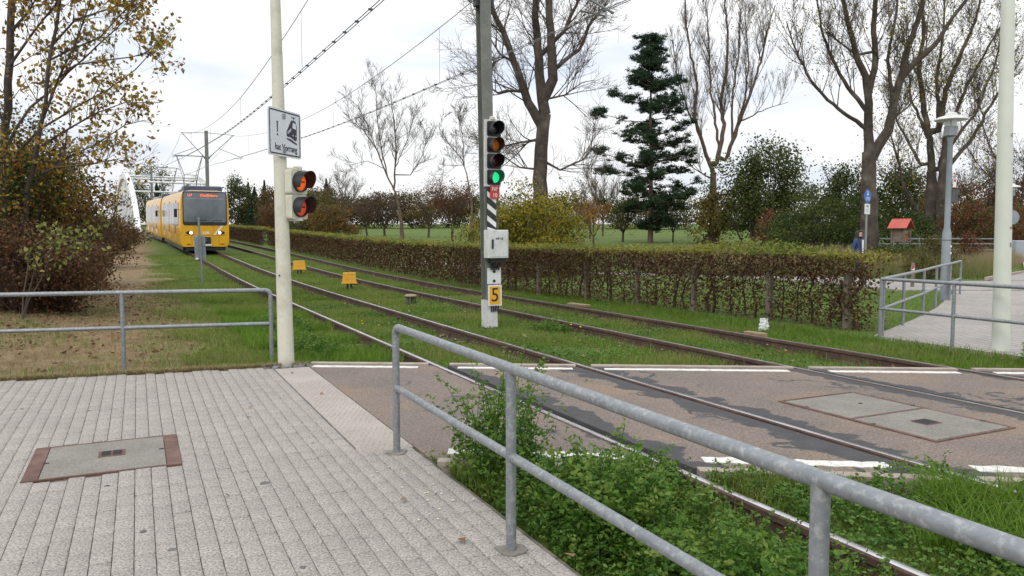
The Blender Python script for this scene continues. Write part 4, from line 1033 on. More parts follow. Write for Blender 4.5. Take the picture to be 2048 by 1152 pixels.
# grey barrier and fence at the right margin
x, y = 24.9, 37.5
t = thing('barrier_block', 'pale grey barrier block at the right edge of the park', 'barrier', (x + 0.5, y, ground(x, y)), R(8))
MB().bbox((0, 0, 0.45), (2.2, 0.5, 1.0), 0.04).build('body', M('pale_grey_block', (0.36, 0.39, 0.43), (0.31, 0.34, 0.38), scale=2, rough=0.8), t)
t = thing('metal_fence', 'low grey metal fence behind the right-hand meadow', 'fence', (20.8, 38.5, ground(20.8, 38.5)), 0.0)
for z in (0.45, 0.75, 1.0): MB().box((0.2, 0, z), (6.6, 0.05, 0.05)).build('fence_rail', lamp_grey, t)
for k in range(6): MB().box((-3.0 + 1.3 * k, 0, 0.5), (0.06, 0.06, 1.1)).build('fence_post', lamp_grey, t)

# ------------------------------------------------------------------ leaf and grass materials
grass_m = leafmat('grass_blades', [(0.060, 0.105, 0.014), (0.125, 0.200, 0.024), (0.20, 0.265, 0.055), (0.26, 0.24, 0.09)], 0.35)
bright_m = leafmat('bright_grass_blades', [(0.075, 0.155, 0.012), (0.13, 0.255, 0.024), (0.22, 0.30, 0.06)], 0.4)
dry_m = leafmat('dry_grass_blades', [(0.29, 0.20, 0.11), (0.44, 0.34, 0.20), (0.20, 0.21, 0.06), (0.31, 0.23, 0.13)], 0.25)
meadow_m = leafmat('tall_meadow_blades', [(0.10, 0.14, 0.035), (0.17, 0.18, 0.06), (0.28, 0.23, 0.12), (0.33, 0.26, 0.16)], 0.25)
weed_m = leafmat('weed_leaves', [(0.030, 0.075, 0.012), (0.065, 0.155, 0.018), (0.105, 0.21, 0.028), (0.19, 0.26, 0.05)], 0.35, 0.5)
clover_m = leafmat('clover_leaves', [(0.055, 0.13, 0.02), (0.095, 0.195, 0.03), (0.15, 0.25, 0.05)], 0.35, 0.5)
litter_m = leafmat('fallen_leaves', [(0.13, 0.065, 0.035), (0.22, 0.13, 0.07), (0.30, 0.21, 0.13), (0.09, 0.05, 0.03)], 0.1, 0.8)
pop_m = leafmat('yellow_poplar_leaves', [(0.24, 0.12, 0.03), (0.34, 0.19, 0.03), (0.42, 0.28, 0.035), (0.22, 0.21, 0.035), (0.17, 0.09, 0.04)], 0.35)
ygreen_m = leafmat('yellow_green_leaves', [(0.08, 0.12, 0.016), (0.22, 0.20, 0.024), (0.40, 0.30, 0.03), (0.13, 0.16, 0.022)], 0.45)
lightg_m = leafmat('pale_green_leaves', [(0.11, 0.16, 0.03), (0.20, 0.24, 0.06), (0.28, 0.27, 0.08)], 0.35)
brown_m = leafmat('brown_leaves', [(0.05, 0.03, 0.018), (0.10, 0.055, 0.028), (0.15, 0.085, 0.035), (0.08, 0.07, 0.025)], 0.25)
hedge_b = leafmat('brown_beech_leaves', [(0.042, 0.019, 0.012), (0.08, 0.036, 0.020), (0.125, 0.062, 0.027), (0.075, 0.064, 0.020), (0.05, 0.024, 0.014)], 0.15)
hedge_g = leafmat('green_beech_leaves', [(0.095, 0.13, 0.024), (0.17, 0.205, 0.035), (0.29, 0.27, 0.055), (0.19, 0.13, 0.035)], 0.35)
dgreen_m = leafmat('dark_green_leaves', [(0.022, 0.040, 0.010), (0.045, 0.075, 0.016), (0.075, 0.105, 0.025)], 0.25)
mgreen_m = leafmat('olive_green_leaves', [(0.045, 0.060, 0.014), (0.085, 0.105, 0.022), (0.14, 0.14, 0.03)], 0.3)
orange_m = leafmat('orange_leaves', [(0.26, 0.11, 0.02), (0.40, 0.18, 0.025), (0.20, 0.12, 0.03)], 0.35)
redbr_m = leafmat('red_brown_leaves', [(0.12, 0.045, 0.025), (0.19, 0.075, 0.035), (0.10, 0.07, 0.03)], 0.3)
olivebr_m = leafmat('olive_brown_leaves', [(0.09, 0.07, 0.025), (0.14, 0.105, 0.035), (0.17, 0.095, 0.035)], 0.3)
pine_m = leafmat('pine_needles', [(0.016, 0.036, 0.020), (0.036, 0.068, 0.032), (0.065, 0.105, 0.042)], 0.2)

# ------------------------------------------------------------------ grass
def zone(n, s0, s1, d0, d1, keep=None, power=1.0):
    s = s0 + (s1 - s0) * rng.uniform(0, 1, n) ** power; d = rng.uniform(d0, d1, n); x, y = Wn(s, d)
    k = np.ones(n, bool)
    for r in RAILS: k &= np.abs(d - r) > 0.075
    if keep is not None: k &= keep(s, d, x, y)
    s, d, x, y = s[k], d[k], x[k], y[k]
    z = GV(x, y)
    return s, d, x, y, z
parts = []
north = lambda s, d, x, y: (y > 8.40 - 0.058 * x + 0.10) & (d > 1.2) | ((y > 8.75) & (d <= 1.2))
s, d, x, y, z = zone(200000, 4.4, 19, -0.2, 9.4, lambda s, d, x, y: north(s, d, x, y) & (d > 0.9 + 1.5 * (patchy(x, y, 1.1, 12) - 0.5) + rng.normal(0, 0.15, len(d))))
pt = patchy(x, y, 1.3, 2); keep = rng.uniform(0, 1, len(x)) < 0.12 + 0.95 * pt; x, y, z, pt = x[keep], y[keep], z[keep], pt[keep]
parts.append(blades(np.stack([x, y, z], 1), (0.055 + 0.075 * pt) * rng.uniform(0.7, 1.3, len(x)), 0.006, 0.8, np.clip(pt * 0.6 + rng.normal(0.2, 0.2, len(x)), 0, 1)))
s, d, x, y, z = zone(120000, 19, 48, -0.3, 9.0, lambda s, d, x, y: d > 0.6 + 1.2 * (patchy(x, y, 0.8, 12) - 0.5) + rng.normal(0, 0.15, len(d)), 1.5)
pt = patchy(x, y, 0.8, 1); parts.append(blades(np.stack([x, y, z], 1), (0.05 + 0.04 * pt) * rng.uniform(0.7, 1.3, len(x)), 0.012, 0.8, np.clip(pt * 0.5 + rng.normal(0.2, 0.18, len(x)), 0, 1), 1))
V_, F_, T_ = join(parts)
tag(link('track_grass', np_mesh('track_grass', V_, F_, grass_m, T_)), 'green grass growing between and beside the rails', 'grass', None, 'stuff')
s, d, x, y, z = zone(26000, 5.5, 17, 1.7, 9.0, lambda s, d, x, y: north(s, d, x, y) & (patchy(x, y, 2.6, 15) > 0.66 + 0.06 * rng.normal(size=len(s))))
V_, F_, T_ = blades(np.stack([x, y, z - 0.01], 1), rng.uniform(0.09, 0.20, len(x)), 0.0065, 1.0)
tag(link('grass_tufts', np_mesh('grass_tufts', V_, F_, bright_m, T_)), 'longer bright grass tufts between the rails', 'grass', None, 'stuff')
# unkempt strip where the left rail disappears in growth
s, d, x, y, z = zone(22000, 8.75, 16, 1.3, 2.85, lambda s, d, x, y: patchy(x, y, 1.4, 5) > 0.42)
parts = [blades(np.stack([x, y, z - 0.01], 1), rng.uniform(0.10, 0.26, len(x)), 0.007, 0.7)]
V_, F_, T_ = join(parts)
tag(link('verge_grass', np_mesh('verge_grass', V_, F_, bright_m, T_)), 'longer grass along the near rail beyond the cream pole', 'grass', None, 'stuff')
# dry bank on the left
dry = lambda s, d, x, y: (y > np.where(x > -5.1, 8.45 + 0.32 * (x + 2.2), 7.522 + 0.22 * (x + 5.1)) + 0.03)
s, d, x, y, z = zone(90000, 8.4, 26, -9, 1.4, dry, 1.4)
pt = patchy(x, y, 0.7, 3)
parts = [blades(np.stack([x, y, z - 0.01], 1), rng.uniform(0.03, 0.10, len(x)), 0.007, 1.6, np.clip(rng.uniform(0, 1, len(x)) * 0.75 + 0.25 * pt, 0, 1), 1)]
V_, F_, T_ = join(parts)
tag(link('dry_grass', np_mesh('dry_grass', V_, F_, dry_m, T_)), 'dry matted grass on the bank behind the left railing', 'grass', None, 'stuff')
s, d, x, y, z = zone(26000, 8.4, 22, -8, 1.5, dry, 1.3)
k = (patchy(x, y, 0.9, 8) > 0.50) | (d > 0.0); x, y, z = x[k], y[k], z[k]
V_, F_, T_ = blades(np.stack([x, y, z - 0.01], 1), rng.uniform(0.05, 0.13, len(x)), 0.006, 0.9)
tag(link('bank_grass', np_mesh('bank_grass', V_, F_, bright_m, T_)), 'fresh green tufts in the dry bank at left', 'grass', None, 'stuff')
s, d, x, y, z = zone(11000, 8.6, 26, -10, 0.8, dry, 1.2)
k = rng.uniform(0, 1, len(x)) < np.clip((s - 8.5) / 8, 0.06, 1); x, y, z = x[k], y[k], z[k]
V_, F_, T_ = leaf_quads(np.stack([x, y, z + rng.uniform(0.01, 0.06, len(x))], 1), rng.uniform(0.05, 0.10, len(x)), rng.uniform(0, 1, len(x)), 0.75)
tag(link('leaf_litter', np_mesh('leaf_litter', V_, F_, litter_m, T_)), 'brown fallen leaves under the left shrubs', 'leaves', None, 'stuff')
n = 9000; x = rng.uniform(-7.5, -2.3, n); y = np.where(x > -5.1, 8.45 + 0.32 * (x + 2.2), 7.522 + 0.22 * (x + 5.1)) + np.abs(rng.normal(0, 0.05, n)) - 0.02 + 0.05 * patchy(x, x * 0.3, 4.0, 2)
V_, F_, T_ = blades(np.stack([x, y, np.full(n, -0.03)], 1), rng.uniform(0.04, 0.11, n), 0.006, 1.5, rng.uniform(0, 1, n))
tag(link('edge_grass', np_mesh('edge_grass', V_, F_, dry_m, T_)), 'matted grass creeping over the pavement edge', 'grass', None, 'stuff')
# lawn beyond the hedge corner and fringe of the far pavement
parts = []
n = 26000; x = rng.uniform(2, 13, n); y = rng.uniform(10.5, 20, n); ss = -x * ST + y * CT; dd = x * CT + y * ST
ln_ = np.interp(y, [10.9, 13.25, 15.3, 19.1, 20.0], [5.15, 6.95, 8.45, 10.95, 11.6]); k = (x < ln_ - 0.03) & (dd > 10.2); x, y = x[k], y[k]
parts.append(blades(np.stack([x, y, GV(x, y) - 0.01], 1), rng.uniform(0.05, 0.11, len(x)), 0.008, 0.8, None, 1))
s, d, x, y, z = zone(30000, 4.6, 20, 8.05, 9.42, lambda s, d, x, y: (y > 8.5 - 0.058 * x))
parts.append(blades(np.stack([x, y, z - 0.01], 1), rng.uniform(0.06, 0.16, len(x)), 0.007, 0.9))
V_, F_, T_ = join(parts)
tag(link('lawn_grass', np_mesh('lawn_grass', V_, F_, bright_m, T_)), 'bright lawn grass around the hedge foot and corner', 'grass', None, 'stuff')
# tall meadow behind the cross path
n = 60000; x = rng.uniform(3, 24, n); y = rng.uniform(24.2, 37, n); k = (x < 14.6 + (y - 24) * 0.80) & (y > 26.4 - np.clip(x - 11, 0, 2)) & (x > 5) & (patchy(x, y, 0.5, 4) > 0.2); x, y = x[k], y[k]
pt = patchy(x, y, 0.6, 6); hh = 0.25 + 0.65 * pt * np.clip((y - 24) / 4, 0.15, 1)
V_, F_, T_ = blades(np.stack([x, y, GV(x, y) - 0.02], 1), hh * rng.uniform(0.6, 1.2, len(x)), 0.016, 0.5, np.clip((y - 24) / 9 + rng.normal(0, 0.2, len(x)), 0, 1), 1)
tag(link('meadow_grass', np_mesh('meadow_grass', V_, F_, meadow_m, T_)), 'tall yellowing meadow grass behind the far path', 'grass', None, 'stuff')
# foreground south of the crossing
south = lambda s, d, x, y: (y < 4.80 - 0.117 * x - 0.10)
s, d, x, y, z = zone(120000, -1.2, 4.9, 1.70, 7.0, lambda s, d, x, y: south(s, d, x, y) & (y > 1.2))
pt = patchy(x, y, 2.0, 9); k = rng.uniform(0, 1, len(x)) < 0.35 + 0.7 * pt; x, y, z, pt, d = x[k], y[k], z[k], pt[k], d[k]
parts = [blades(np.stack([x, y, z - 0.01], 1), (0.07 + 0.09 * pt) * rng.uniform(0.6, 1.4, len(x)), 0.0055, 0.9, np.clip(pt * 0.5 + rng.normal(0.2, 0.2, len(x)), 0, 1))]
V_, F_, T_ = join(parts)
tag(link('foreground_grass', np_mesh('foreground_grass', V_, F_, grass_m, T_)), 'grass between the rails in the right foreground', 'grass', None, 'stuff')
s, d, x, y, z = zone(60000, 0.3, 2.95, 3.10, 6.6, lambda s, d, x, y: south(s, d, x, y) & (d - 0.30 * s + 0.5 * (patchy(x, y, 2.2, 1) - 0.5) > 2.72) & (s < 2.2 + 0.6 * patchy(x, y, 3, 2)))
V_, F_, T_ = blades(np.stack([x, y, z - 0.01], 1), rng.uniform(0.16, 0.36, len(x)), 0.0075, 1.0)
tag(link('tall_grass', np_mesh('tall_grass', V_, F_, bright_m, T_)), 'tall bright grass tufts at the lower right', 'grass', None, 'stuff')
# clover carpet
s, d, x, y, z = zone(16000, -0.6, 4.6, 1.8, 5.2, lambda s, d, x, y: south(s, d, x, y) & (patchy(x, y, 1.6, 3) > 0.38))
cz = z + rng.uniform(0.01, 0.13, len(x)); C = np.stack([x, y, cz], 1); C = np.repeat(C, 3, 0) + rng.normal(0, 0.010, (len(x) * 3, 3)) * np.array([1, 1, 0.3]); t_ = np.repeat(rng.uniform(0, 1, len(x)), 3)
V_, F_, T_ = leaf_quads(C, rng.uniform(0.018, 0.034, len(C)), t_, 0.7, 0.8)
s, d, x, y, z = zone(60000, 5.0, 17, 1.7, 8.9, lambda s, d, x, y: north(s, d, x, y) & (patchy(x, y, 1.6, 7) > 0.52 + 0.12 * rng.normal(size=len(s))))
C = np.stack([x, y, z + rng.uniform(0.0, 0.08, len(x))], 1); v2, f2, t2 = leaf_quads(C, rng.uniform(0.02, 0.048, len(C)), np.clip(patchy(C[:, 0], C[:, 1], 2.3, 3) + rng.normal(0, 0.2, len(C)), 0, 1), 0.6, 0.8)
V_, F_, T_ = join([(V_, F_, T_), (v2, f2, t2)])
tag(link('clover', np_mesh('clover', V_, F_, clover_m, T_)), 'clover carpet between the rails', 'clover', None, 'stuff')
# flowers: white clover heads, yellow and pink
fl_w = M('white_petals', (0.75, 0.74, 0.70), rough=0.8); fl_y = M('yellow_petals', (0.75, 0.55, 0.02), rough=0.8); fl_p = M('pinkish_dry_clover', (0.30, 0.17, 0.15), rough=0.9)
def heads(name, label, mat, pts, r):
    b = MB()
    for p in pts:
        for k in range(3): b.lathe([(0.3 * r, -r * .7), (r, 0), (0.4 * r, r * .7)], 5, Vector(p) + Vector((rnd.uniform(-r, r), rnd.uniform(-r, r), rnd.uniform(-r, r))) * 0.4)
    tag(b.build(name, mat), label, 'flowers', None, 'stuff')
pts = []
for k in range(45):
    s_, d_ = rnd.uniform(0.8, 4.2), rnd.uniform(2.9, 6.0); p = W(s_, d_); 
    if p.y < 4.6 - 0.117 * p.x: pts.append((p.x, p.y, ground(p.x, p.y) + rnd.uniform(0.03, 0.10)))
heads('white_flowers', 'white clover flowers between the near rails', fl_w, pts, 0.010)
heads('yellow_flowers', 'small yellow flowers by the nearest rail', fl_y, [(W(s_, d_).x, W(s_, d_).y, 0.02 + z_) for s_, d_, z_ in ((1.75, 2.72, 0.0), (1.70, 2.78, 0.02), (1.66, 2.84, -0.01), (10.4, 6.1, 0.02), (10.2, 6.15, 0.0), (12.5, 3.6, -0.08), (12.8, 3.4, -0.08), (13.2, 3.5, -0.08))], 0.012)
pts = []
for k in range(150):
    s_ = rnd.uniform(9.0, 18); d_ = rnd.choice((5.9, 6.2, 7.6, 7.75, 3.3)) + rnd.uniform(-0.25, 0.25); p = W(s_, d_); pts.append((p.x, p.y, ground(p.x, p.y) + rnd.uniform(-0.01, 0.06)))
heads('withered_clover', 'withered pinkish clover heads along the rails', fl_p, pts, 0.013)

# ------------------------------------------------------------------ lucerne weeds behind the near railing
def lucerne(P, H_, nodes=16, leaf=0.026, bushy=1.0):
    n = len(P); P = np.asarray(P); az = rng.uniform(0, 6.283, n); le = rng.uniform(0.1, 0.55, n) * H_
    f = np.linspace(0.12, 1.0, nodes)[None, :]; cx_ = np.cos(az)[:, None] * le[:, None] * f ** 1.6; cy_ = np.sin(az)[:, None] * le[:, None] * f ** 1.6
    N_ = np.stack([P[:, 0:1] + cx_, P[:, 1:2] + cy_, P[:, 2:3] + H_[:, None] * f * (1 - 0.12 * f)], 2)
    side = rng.uniform(0, 6.283, (n, nodes)); ext = rng.uniform(0.015, 0.055, (n, nodes)) * bushy * (1.15 - 0.6 * f)
    C = N_ + np.stack([np.cos(side) * ext, np.sin(side) * ext, rng.uniform(-0.01, 0.025, (n, nodes))], 2)
    C = C.reshape(-1, 3); t_ = np.clip(np.repeat(rng.uniform(0.1, 0.7, n), nodes) + np.tile(np.linspace(-0.15, 0.3, nodes), n) + rng.normal(0, 0.1, n * nodes), 0, 1)
    m = len(C); C3 = np.repeat(C, 3, 0) + rng.normal(0, leaf * 0.42, (m * 3, 3)) * np.array([1, 1, 0.5])
    A = leaf_quads(C3, rng.uniform(0.7, 1.3, m * 3) * leaf, np.repeat(t_, 3), 0.45, 0.55)
    # stems as thin three-sided strips
    K = np.concatenate([P[:, None, :], N_[:, ::3, :]], 1); kk = K.shape[1]; w = 0.0022; sv = np.stack([-np.sin(az), np.cos(az), np.zeros(n)], 1)[:, None, :] * w
    V0 = np.stack([K - sv, K + sv], 2).reshape(n, kk * 2, 3); o = (np.arange(n) * kk * 2)[:, None, None]
    q = np.array([[2 * i, 2 * i + 1, 2 * i + 3] for i in range(kk - 1)] + [[2 * i, 2 * i + 3, 2 * i + 2] for i in range(kk - 1)])[None]
    B_ = (V0.reshape(-1, 3), (q + o).reshape(-1, 3), np.full(n * kk * 2, 0.1))
    return join([A, B_])
def clump(label, s, d, rs, rd, n, hlo, hhi, leaf=0.026):
    p = W(s, d); p.z = -0.17; t = thing('lucerne_plant', label, 'weed', p, 0.0, 'leafy weeds by the railing')
    a = rng.uniform(0, 6.283, n); r = np.sqrt(rng.uniform(0, 1, n)); ls, ld = rs * r * np.sin(a), rd * r * np.cos(a)
    X = -ls * ST + ld * CT; Y = ls * CT + ld * ST
    H_ = (hlo + (hhi - hlo) * np.clip(1 - r * 0.75 + rng.normal(0, 0.15, n), 0, 1.1))
    V_, F_, T_ = lucerne(np.stack([X, Y, np.zeros(n)], 1), H_, 17, leaf)
    tag(link('foliage', np_mesh('foliage', V_, F_, weed_m, T_), t), None, None, None, 'stuff'); return t
clump('tall leafy weed clump by the first post of the near railing', 4.28, 2.00, 0.36, 0.20, 95, 0.26, 1.00, 0.034)
clump('leafy weed clump just right of the second post of near railing', 3.30, 2.14, 0.46, 0.28, 110, 0.24, 0.64, 0.034)
clump('low dark weed clump at the near edge of the road left of the rail', 3.70, 2.58, 0.30, 0.22, 60, 0.20, 0.42, 0.026)
clump('leafy weed clump below the foreground railing near the bottom edge', 2.30, 2.15, 0.55, 0.34, 120, 0.22, 0.46, 0.032)
clump('leafy weed clump between foreground post and nearest rail', 1.55, 2.45, 0.45, 0.36, 90, 0.16, 0.36, 0.036)
clump('leafy weed clump beyond nearest rail beside the tall grass', 1.75, 3.45, 0.40, 0.35, 70, 0.14, 0.32, 0.034)
clump('small weed clump at the polished rail where the road ends', 2.95, 4.25, 0.22, 0.20, 34, 0.15, 0.30, 0.026)
clump('dark weed clump in the grass beside the cream pole', 10.2, 1.95, 0.9, 0.40, 120, 0.18, 0.38, 0.030)
clump('dark weed clump by the near rail behind the left railing', 13.0, 2.1, 1.2, 0.45, 110, 0.15, 0.36, 0.034)
clump('small weed clump beside the near mast foot', 10.9, 6.0, 0.4, 0.3, 40, 0.12, 0.28, 0.030)
clump('sprawling weed shoot creeping onto the pavement beside the first post', 4.55, 1.72, 0.20, 0.10, 22, 0.10, 0.22, 0.024)
clump('thin leafy sapling at right edge before the pale pole', 5.35, 9.35, 0.12, 0.12, 10, 0.25, 0.62, 0.030)
# mixed weed carpet under the clumps
s, d, x, y, z = zone(1500, -0.4, 4.7, 1.72, 2.85, south)
V_, F_, T_ = lucerne(np.stack([x, y, z - 0.02], 1), rng.uniform(0.10, 0.30, len(x)), 9, 0.026, 0.8)
tag(link('weed_carpet', np_mesh('weed_carpet', V_, F_, weed_m, T_)), 'low leafy weeds covering the strip beside the railing', 'weeds', None, 'stuff')
s, d, x, y, z = zone(1500, -0.4, 3.6, 3.05, 5.0, lambda s, d, x, y: south(s, d, x, y) & (patchy(x, y, 1.5, 2) > 0.42))
V_, F_, T_ = lucerne(np.stack([x, y, z - 0.02], 1), rng.uniform(0.10, 0.24, len(x)), 9, 0.028, 0.9)
tag(link('weed_carpet', np_mesh('weed_carpet', V_, F_, clover_m, T_)), 'low leafy weeds between the two nearest rails', 'weeds', None, 'stuff')

# ------------------------------------------------------------------ beech hedge along the far track
def hedge_line(s): return 8.75 + 1.15 * max(0.0, (20 - s) / 12.5) if s < 20 else 8.75        # front face, metres from the camera line
def hseg(name, label, s0, s1, dens_side, dens_top, leaf, depth, height, see_through, line=hedge_line, group=None):
    base = W(s0, line(s0)); base.z = ground(base.x, base.y)
    t = thing(name, label, 'hedge', base, 0.0, group); L_ = s1 - s0
    LV = np.vectorize(line)
    def place(s, off, h):
        d = LV(s) + off; x, y = Wn(s, d); return np.stack([x - base.x, y - base.y, RV(y) + h - base.z - 0.04], 1)
    n = int(L_ * dens_side); s = s0 + L_ * rng.uniform(0, 1, n); h = height * rng.uniform(0.0, 1.02, n) ** 0.8; off = np.where(rng.uniform(0, 1, n) < 0.62, rng.normal(0.05, 0.07, n), rng.uniform(0.05, depth, n))
    if see_through:
        # the near end is leafy only above and at its corner
        near = np.clip((s - s0 - 0.5) / 1.6, 0, 1); mid = np.clip((s - s0 - 8.5) / 6.0, 0, 1)
        dens = np.where(h > 0.70 * height, 1.0, 0.42 + 0.50 * patchy(s * 2, h * 3, 1.0, 1))
        dens = np.maximum(dens, 1 - near); dens = np.maximum(dens, mid)
        k = rng.uniform(0, 1, n) < dens; s, h, off = s[k], h[k], off[k]
    tn = np.clip(rng.uniform(0, 1, len(s)) * 0.7 + 0.3 * patchy(s, h, 2.0, 4), 0, 1)
    C = place(s, off, h)
    V_, F_, T_ = leaf_quads(C, rng.uniform(0.7, 1.3, len(C)) * leaf, tn)
    tag(link('side_leaves', np_mesh('side_leaves', V_, F_, hedge_b, T_), t), None, None, None, 'stuff')
    n = int(L_ * dens_top); s = s0 + L_ * rng.uniform(0, 1, n); off = rng.uniform(-0.06, depth + 0.08, n); h = height + rng.normal(0.02, 0.05, n) + 0.07 * (patchy(s, off, 3, 2) - 0.5)
    if see_through: h += np.exp(-((s - s0 - 2.6) / 1.2) ** 2) * rng.uniform(0, 0.20, n) - 0.05 * np.clip(1 - (s - s0) / 0.8, 0, 1)
    V_, F_, T_ = leaf_quads(place(s, off, h), rng.uniform(0.7, 1.3, n) * leaf, np.clip(0.5 * rng.uniform(0, 1, n) + 0.5 * patchy(s, off, 1.2, 9), 0, 1), 0.3)
    tag(link('top_leaves', np_mesh('top_leaves', V_, F_, hedge_g, T_), t), None, None, None, 'stuff')
    if see_through:
        b = MB()
        for k in range(46):
            s = s0 + 0.25 + k * 0.31 + rnd.uniform(-.1, .1); off = depth * 0.45 + rnd.uniform(-.12, .12)
            def pl(s, off, h):
                q = W(s, line(s) + off); return (q.x - base.x, q.y - base.y, rise(q.y) + h - base.z - 0.04)
            hs = height * rnd.uniform(0.80, 0.95); pts = [pl(s + rnd.uniform(-.05, .05) * j, off + rnd.uniform(-.04, .04) * j, hs * j / 4) for j in range(5)]
            r0 = rnd.uniform(0.012, 0.032); b.tube(pts, [r0, r0 * .85, r0 * .7, r0 * .5, r0 * .3], 6)
            for q in range(rnd.randint(18, 28)):
                f = rnd.uniform(0.12, 1.0); h0 = hs * f; a = rnd.choice((-1, 1)); ln_ = rnd.uniform(0.15, 0.45); of2 = rnd.uniform(-0.42, 0.35)
                p1 = pl(s, off, h0); p2 = pl(s + a * ln_ * .5, off + of2 * .5, h0 + rnd.uniform(-.02, .14)); p3 = pl(s + a * ln_, off + of2, min(height, h0 + rnd.uniform(-.06, .26)))
                b.tube([p1, p2, p3], [0.007, 0.005, 0.003], 4, False)
                for w_ in range(2):
                    g = rnd.uniform(0.3, 1); m_ = [p2[i] + (p3[i] - p2[i]) * g for i in range(3)]; b.tube([m_, [m_[0] + rnd.uniform(-.14, .14), m_[1] + rnd.uniform(-.14, .14), m_[2] + rnd.uniform(-.08, .14)]], [0.004, 0.002], 3, False)
        tag(b.build('stems', twig_red, t), None, None, None, 'stuff')
    return t
hedge_far_m = None
hseg('beech_hedge', 'long clipped beech hedge beside the far track, green on top and brown below', 8.05, 22.0, 2000, 700, 0.058, 0.75, 1.14, True)
hseg('beech_hedge', 'dense brown far part of the clipped hedge nearer the bridge', 22.0, 57.0, 760, 300, 0.085, 0.75, 1.12, False)
hseg('beech_hedge', 'short hedge stretch behind the grey utility pillar', 60.0, 82.0, 520, 200, 0.11, 0.8, 1.15, False)
post_me = MB().bbox((0, 0, 0.42), (0.095, 0.095, 0.90), 0.012).mesh('hedge_post', M('mossy_concrete_post', (0.20, 0.17, 0.13), (0.13, 0.115, 0.085), scale=7, rough=0.95, bump=0.3, bscale=30))
for k, (s, lab) in enumerate(((8.45, 'hedge stake at the leafy hedge corner nearest the railing'), (9.95, 'hedge stake right of the plank, nearest of the clear row'), (11.75, 'second clear hedge stake counted from the white bag'), (13.4, 'third clear hedge stake counted from the white bag'), (15.2, 'fourth clear hedge stake counted from the white bag'), (17.2, 'hedge stake close to the near mast where leaves thicken'))):
    p = W(s, hedge_line(s) + 0.12); p.z = ground(p.x, p.y)
    tag(link('hedge_stake', post_me, None, p, TH), lab, 'stake', 'stakes in the hedge')

# ------------------------------------------------------------------ trees
class Tree:
    def __init__(self, base): self.base = Vector(base); self.big = MB(); self.fine = MB(); self.tips = []; self.jit = 0.09
    def limb(self, pts, r0, r1, sides=8, fine=False):
        pts = [Vector(p) for p in pts]
        # densify with a little wander
        o = [pts[0]]
        for a, b in zip(pts[:-1], pts[1:]):
            L_ = (b - a).length; n = max(1, min(6, int(L_ / (0.35 if not fine else 0.25))))
            for k in range(1, n + 1):
                q = a.lerp(b, k / n)
                if k < n: q += Vector((rnd.gauss(0, 1), rnd.gauss(0, 1), rnd.gauss(0, 1))) * min(0.045, L_ * 0.014)
                o.append(q)
        m = len(o); rad = [r0 + (r1 - r0) * (i / (m - 1)) ** 0.8 for i in range(m)]
        (self.fine if fine else self.big).tube([p - self.base for p in o], rad, sides, not fine)
        return o, rad
    def sprout(self, pts, rad, count, length, depth, ang=(28, 60), up=0.35, rmin=0.006, t0=0.15, droop=0.0, sides=(5, 4, 3)):
        m = len(pts)
        for _ in range(count):
            t = t0 + (1 - t0) * rnd.random(); f = t * (m - 1); i = min(m - 2, int(f)); p = pts[i].lerp(pts[i + 1], f - i)
            tan = (pts[i + 1] - pts[i])
            if tan.length < 1e-6: continue
            tan.normalize(); a = R(rnd.uniform(*ang)); w = Vector((rnd.gauss(0, 1), rnd.gauss(0, 1), rnd.gauss(0, 1))); w -= tan * w.dot(tan); w.normalize()
            d = (tan * math.cos(a) + w * math.sin(a) + Vector((0, 0, up))).normalized()
            L_ = length * rnd.uniform(0.5, 1.15) * (1.05 - 0.45 * t); r0 = min(rad[i] * 0.55, rmin + L_ * 0.0085); r0 = max(r0, rmin * 0.8)
            q = [p]; n = 4
            for k in range(n):
                d = (d + Vector((rnd.gauss(0, self.jit), rnd.gauss(0, self.jit), rnd.gauss(0.04 + up * 0.18 - droop, self.jit)))).normalized(); q.append(q[-1] + d * (L_ / n))
            rr_ = [r0 + (rmin * 0.6 - r0) * k / n for k in range(n + 1)]
            self.fine.tube([v - self.base for v in q], rr_, sides[0] if depth >= 2 else (sides[1] if depth == 1 else sides[2]), False)
            self.tips.append((q[-1], q[2], q[3]))
            if depth > 0: self.sprout(q, rr_, max(2, int(count_for(depth))), length * (0.42 if depth > 1 else 0.5), depth - 1, ang, up * 0.8, rmin, 0.12, droop, sides)
    def done(self, name, label, cat, mat_big, mat_fine, leafm=None, leaf_n=0, leaf=0.08, spread=0.25, group=None, tips=None):
        t = thing(name, label, cat, self.base, 0.0, group)
        self.big.build('trunk', mat_big, t, True)
        if self.fine.f: tag(self.fine.build('twigs', mat_fine, t), None, None, None, 'stuff')
        if leafm and leaf_n:
            T_ = tips or self.tips; C = []
            for _ in range(leaf_n):
                q = rnd.choice(T_); p = q[rnd.randrange(len(q))]; C.append((p - self.base) + Vector((rnd.gauss(0, spread), rnd.gauss(0, spread), rnd.gauss(0, spread))))
            C = np.array([tuple(c) for c in C]); V_, F_, T2 = leaf_quads(C, rng.uniform(0.7, 1.3, len(C)) * leaf, rng.uniform(0, 1, len(C)))
            tag(link('leaves', np_mesh('leaves', V_, F_, leafm, T2), t), None, None, None, 'stuff')
        return t
CN = {3: 6, 2: 7, 1: 6}
def count_for(d): return CN.get(d, 4) * rnd.uniform(0.7, 1.3)
def traced(y, pts, wob=0.8):
    """limb seen at these spots of the photograph about y metres ahead, swaying to and fro in depth"""
    o = []; dy = 0.0; step = rnd.uniform(-wob, wob)
    for k, (px, py) in enumerate(pts):
        o.append(at(px, py, y + dy)); dy += step * rnd.uniform(0.3, 1.0)
    return o
